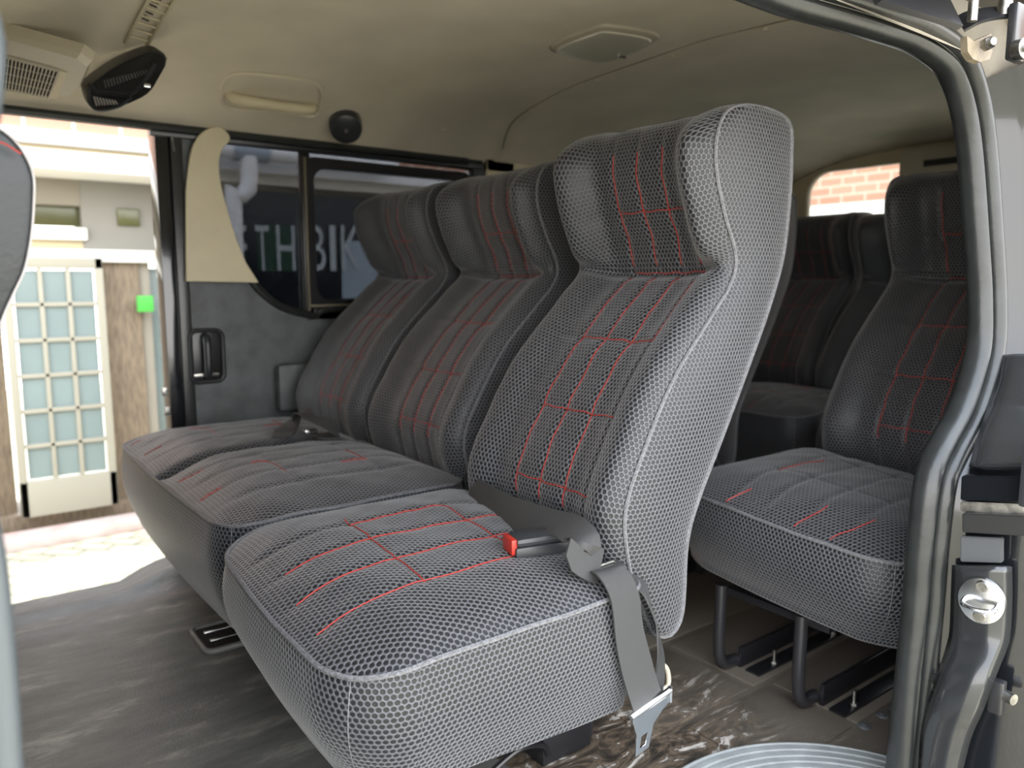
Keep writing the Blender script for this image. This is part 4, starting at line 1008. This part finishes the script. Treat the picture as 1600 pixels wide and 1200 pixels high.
# ------------------------------------------------------------------ outside
m = MB(); m.grid(lambda a, b: (lerp(-14, 18, a), lerp(-12, 12, b), -.6), 4, 4); g_ = m.build('ground', M['paver']); tag(g_, 'sunlit pavement of small pavers around the van', 'pavement', kind='structure')
FY = 5.0
def FP(u, v, y=FY): return at(u, v, y=y)
bld = empty('shop_building', (0, FY, -.6), 'sunlit building beyond the far doorway with brick above a white fascia', 'building')
bo = Vector((0, FY, -.6))
def bbox(name, x0, z0, x1, z1, y0, y1, m, bev=.01, parent=None):
    mb = MB(); mb.box(Vector((x0, FY + y0, z0)) - bo, Vector((x1, FY + y1, z1)) - bo, bev); return mb.build(name, m, parent or bld)
def zat(v, u=130): return FP(u, v).z
zz_ = [at(60, v, y=4.6).z for v in (262, 231, 223, 203)]
bbox('fascia', -4, zz_[0], 7, zz_[1], -.40, .1, M['white']); bbox('cream_band', -4, zz_[1], 7, zz_[2], -.36, .1, M['yellow']); bbox('gutter', -4, zz_[2], 7, zz_[3], -.42, .1, M['whitepipe'])
bbox('brick_wall', -4, zz_[3], 7, 3.4, -.38, .1, M['brick'])
bbox('wall', -4, .94, .20, 1.40, .0, .3, M['tan']); bbox('wall', .20, 1.24, 1.16, 1.40, .0, .3, M['tan']); bbox('wall', .72, .96, 1.16, 1.40, -.01, .3, mat('grey_wall', (.22, .21, .185), .8))
bbox('window', .20, 1.13, .72, 1.27, .05, .1, M['olive']); bbox('window_sill', .2, 1.05, .74, 1.12, -.04, .1, M['white'])
bbox('window', .90, 1.14, 1.02, 1.24, -.03, .0, M['olive']); bbox('lintel', -1, .93, 1.16, 1.0, -.06, .1, M['white'], parent=None)
bbox('wall', .1, .98, .75, 1.06, .0, .2, M['yellow'])
zb = -.47
bbox('column', .80, zb, 1.00, .94, -.02, .15, M['wood']); bbox('wall', -4, -.6, .30, .94, .02, .3, M['wood']); bbox('wall', 1.0, -.6, 1.06, .94, .0, .2, M['tan'])
bbox('wall', 1.2, -.6, 7, 1.42, .1, .4, mat('warm_grey_wall', (.28, .27, .25), .8)); bbox('side_window', 1.06, -.6, 1.18, .90, .05, .1, M['glassblue'])  # long wall in one even warm grey, next to the side window
bbox('base_sill', -4, -.6, 1.2, zb, -.05, .3, M['wood']); 
m = MB(); m.box((-4, 4.70, -.6), (2.0, 4.86, -.53), .01); o = m.build('kerb', M['kerb']); tag(o, 'pale pinkish kerb in front of the building', 'kerb')
m = MB(); m.box((.72, 4.93, .60), (1.2, 4.97, .61)); 
gs = MB(); a = FP(214, 462, 4.9); b = FP(241, 487, 4.9); gs.box((a.x, 4.9, b.z), (b.x, 4.93, a.z), .004); o = gs.build('green_sign', M['green']); tag(o, 'small bright green sign beside the wooden column', 'sign')
gd = empty('glazed_gate', (.57, FY - .11, zb), 'pale framed glazed door with a grid of frosted panes beyond the far doorway', 'door')
gx0, gx1, gz0, gz1 = .31, .79, zb, .95
def loc(x, y, z): return Vector((x - .57, y - FY + .03, z - zb))
m = MB(); nx, nz = 3, 6
xs = [lerp(gx0 + .04, gx1 - .04, i / nx) for i in range(nx + 1)]; zs = [lerp(gz0 + .20, gz1 - .06, i / nz) for i in range(nz + 1)]
m.box(loc(gx0, FY - .05, gz0), loc(gx0 + .04, FY, gz1), .004); m.box(loc(gx1 - .04, FY - .05, gz0), loc(gx1, FY, gz1), .004)
m.box(loc(gx0, FY - .05, gz0), loc(gx1, FY, gz0 + .20), .004); m.box(loc(gx0, FY - .05, gz1 - .06), loc(gx1, FY, gz1), .004)
for x in xs[1:-1]: m.box(loc(x - .011, FY - .045, gz0 + .2), loc(x + .011, FY - .01, gz1 - .06), .003)
for z in zs[1:-1]: m.box(loc(gx0 + .04, FY - .045, z - .011), loc(gx1 - .04, FY - .01, z + .011), .003)
m.build('frame', mat('pale_tan_frame', (.29, .27, .21), .6), gd)
for i in range(nx):
    for j in range(nz):
        m = MB(); m.box(loc(xs[i] + .009, FY - .03, zs[j] + .009), loc(xs[i + 1] - .009, FY - .022, zs[j + 1] - .009)); m.build('pane', M['glassblue'], gd)
# sign board seen through the tinted window
SY = 4.6
sb = empty('shop_sign', (2.0, SY, .9), 'dark shop sign with large pale letters seen through the tinted window', 'sign')
def SP(u, v): return at(u, v, y=SY)
a, b = SP(378, 296), SP(700, 470); m = MB(); m.box(Vector((a.x, SY, b.z - .15)) - sb.location, Vector((b.x + .2, SY + .05, a.z)) - sb.location, .004); m.build('board', M['signdark'], sb)
a, b = SP(400, 350), SP(460, 424); m = MB(); m.box(Vector((a.x, SY - .006, b.z)) - sb.location, Vector((b.x, SY, a.z)) - sb.location); m.build('green_panel', M['signgreen'], sb)
a, b = SP(530, 300), SP(640, 425); m = MB(); m.box(Vector((a.x, SY - .006, b.z - .17)) - sb.location, Vector((b.x, SY, a.z - .3)) - sb.location); m.build('pale_panel', M['signpale'], sb)
def text(s, u0, u1, v0, v1):
    cu = bpy.data.curves.new('letter', 'FONT'); cu.body = s; cu.extrude = .01; cu.offset = .0
    t = bpy.data.objects.new('t', cu); COL.objects.link(t)
    dg = bpy.context.evaluated_depsgraph_get(); dg.update(); me = bpy.data.meshes.new_from_object(t.evaluated_get(dg)); bpy.data.objects.remove(t)
    xs_ = [v_.co.x for v_ in me.vertices]; ys_ = [v_.co.y for v_ in me.vertices]
    A, B = SP(u0, v0), SP(u1, v1); zc0, zc1 = B.z, A.z
    for v_ in me.vertices:
        fx = (v_.co.x - min(xs_)) / (max(xs_) - min(xs_)); fy = (v_.co.y - min(ys_)) / (max(ys_) - min(ys_))
        v_.co = Vector((lerp(A.x, B.x, fx), SY - .012 + v_.co.z * .3, lerp(zc0, zc1, fy))) - sb.location
    me.materials.clear(); me.materials.append(M['signletter']); me.name = 'letter'
    o = bpy.data.objects.new('letter', me); COL.objects.link(o); o.parent = sb
zt, zb_ = 352, 423
for s, u0, u1 in (('F', 374, 386), ('T', 397, 421), ('H', 430, 461), ('B', 481, 508), ('I', 513, 524), ('K', 531, 562)): text(s, u0, u1, zt, zb_)
# white pipes
dp = empty('drain_pipe', tuple(at(400, 260, y=4.4)), 'white drain pipe with a grey-blue tee above the dark shop sign', 'pipe'); do = dp.location.copy()
def DPp(u, v): return at(u, v, y=4.4) - do
zz = DPp(400, 238).z
m = MB(); m.cyl((DPp(320, 238).x, 0, zz), (DPp(474, 238).x + .6, 0, zz), .05); m.build('cross_pipe', M['whitepipe'], dp)
m = MB(); m.cyl((DPp(362, 238).x, 0, zz), (DPp(418, 238).x, 0, zz), .056); m.build('tee_joint', M['bluegrey'], dp)
m = MB(); m.tube(crom([(DPp(388, 250).x, -.01, zz - .03), (DPp(388, 280).x, -.01, DPp(388, 280).z), (DPp(385, 300).x, -.01, DPp(385, 300).z), (DPp(368, 312).x, -.01, DPp(368, 312).z), (DPp(364, 340).x, -.01, DPp(364, 340).z), (DPp(364, 460).x, -.01, -.6 - do.z)], 40), .048, 14); m.build('down_pipe', M['whitepipe'], dp)
a, b = at(330, 262, y=4.55), at(700, 292, y=4.55); m = MB(); m.box((a.x, 4.5, b.z + .02), (b.x + .8, 4.62, a.z), .01); o = m.build('white_beam', M['whitepipe']); tag(o, 'white horizontal beam above the dark shop sign', 'beam')
# brick building behind the van
m = MB(); m.box((9.0, -4, -.6), (9.4, 9, 4.2)); o = m.build('brick_building', M['brickx']); tag(o, 'brick building seen through the rear window', 'building')
o.data.transform(Matrix.Translation((-9.2, 0, 0))); o.data.transform(Matrix.Rotation(R90, 4, 'Z')); o.rotation_euler = (0, 0, -R90); o.location = (9.2, 0, 0)
m = MB(); m.box((8.4, -4, -.6), (9.0, 9, 1.70), .02); o = m.build('white_garden_wall', M['white']); tag(o, 'white wall at the foot of the brick building', 'wall')
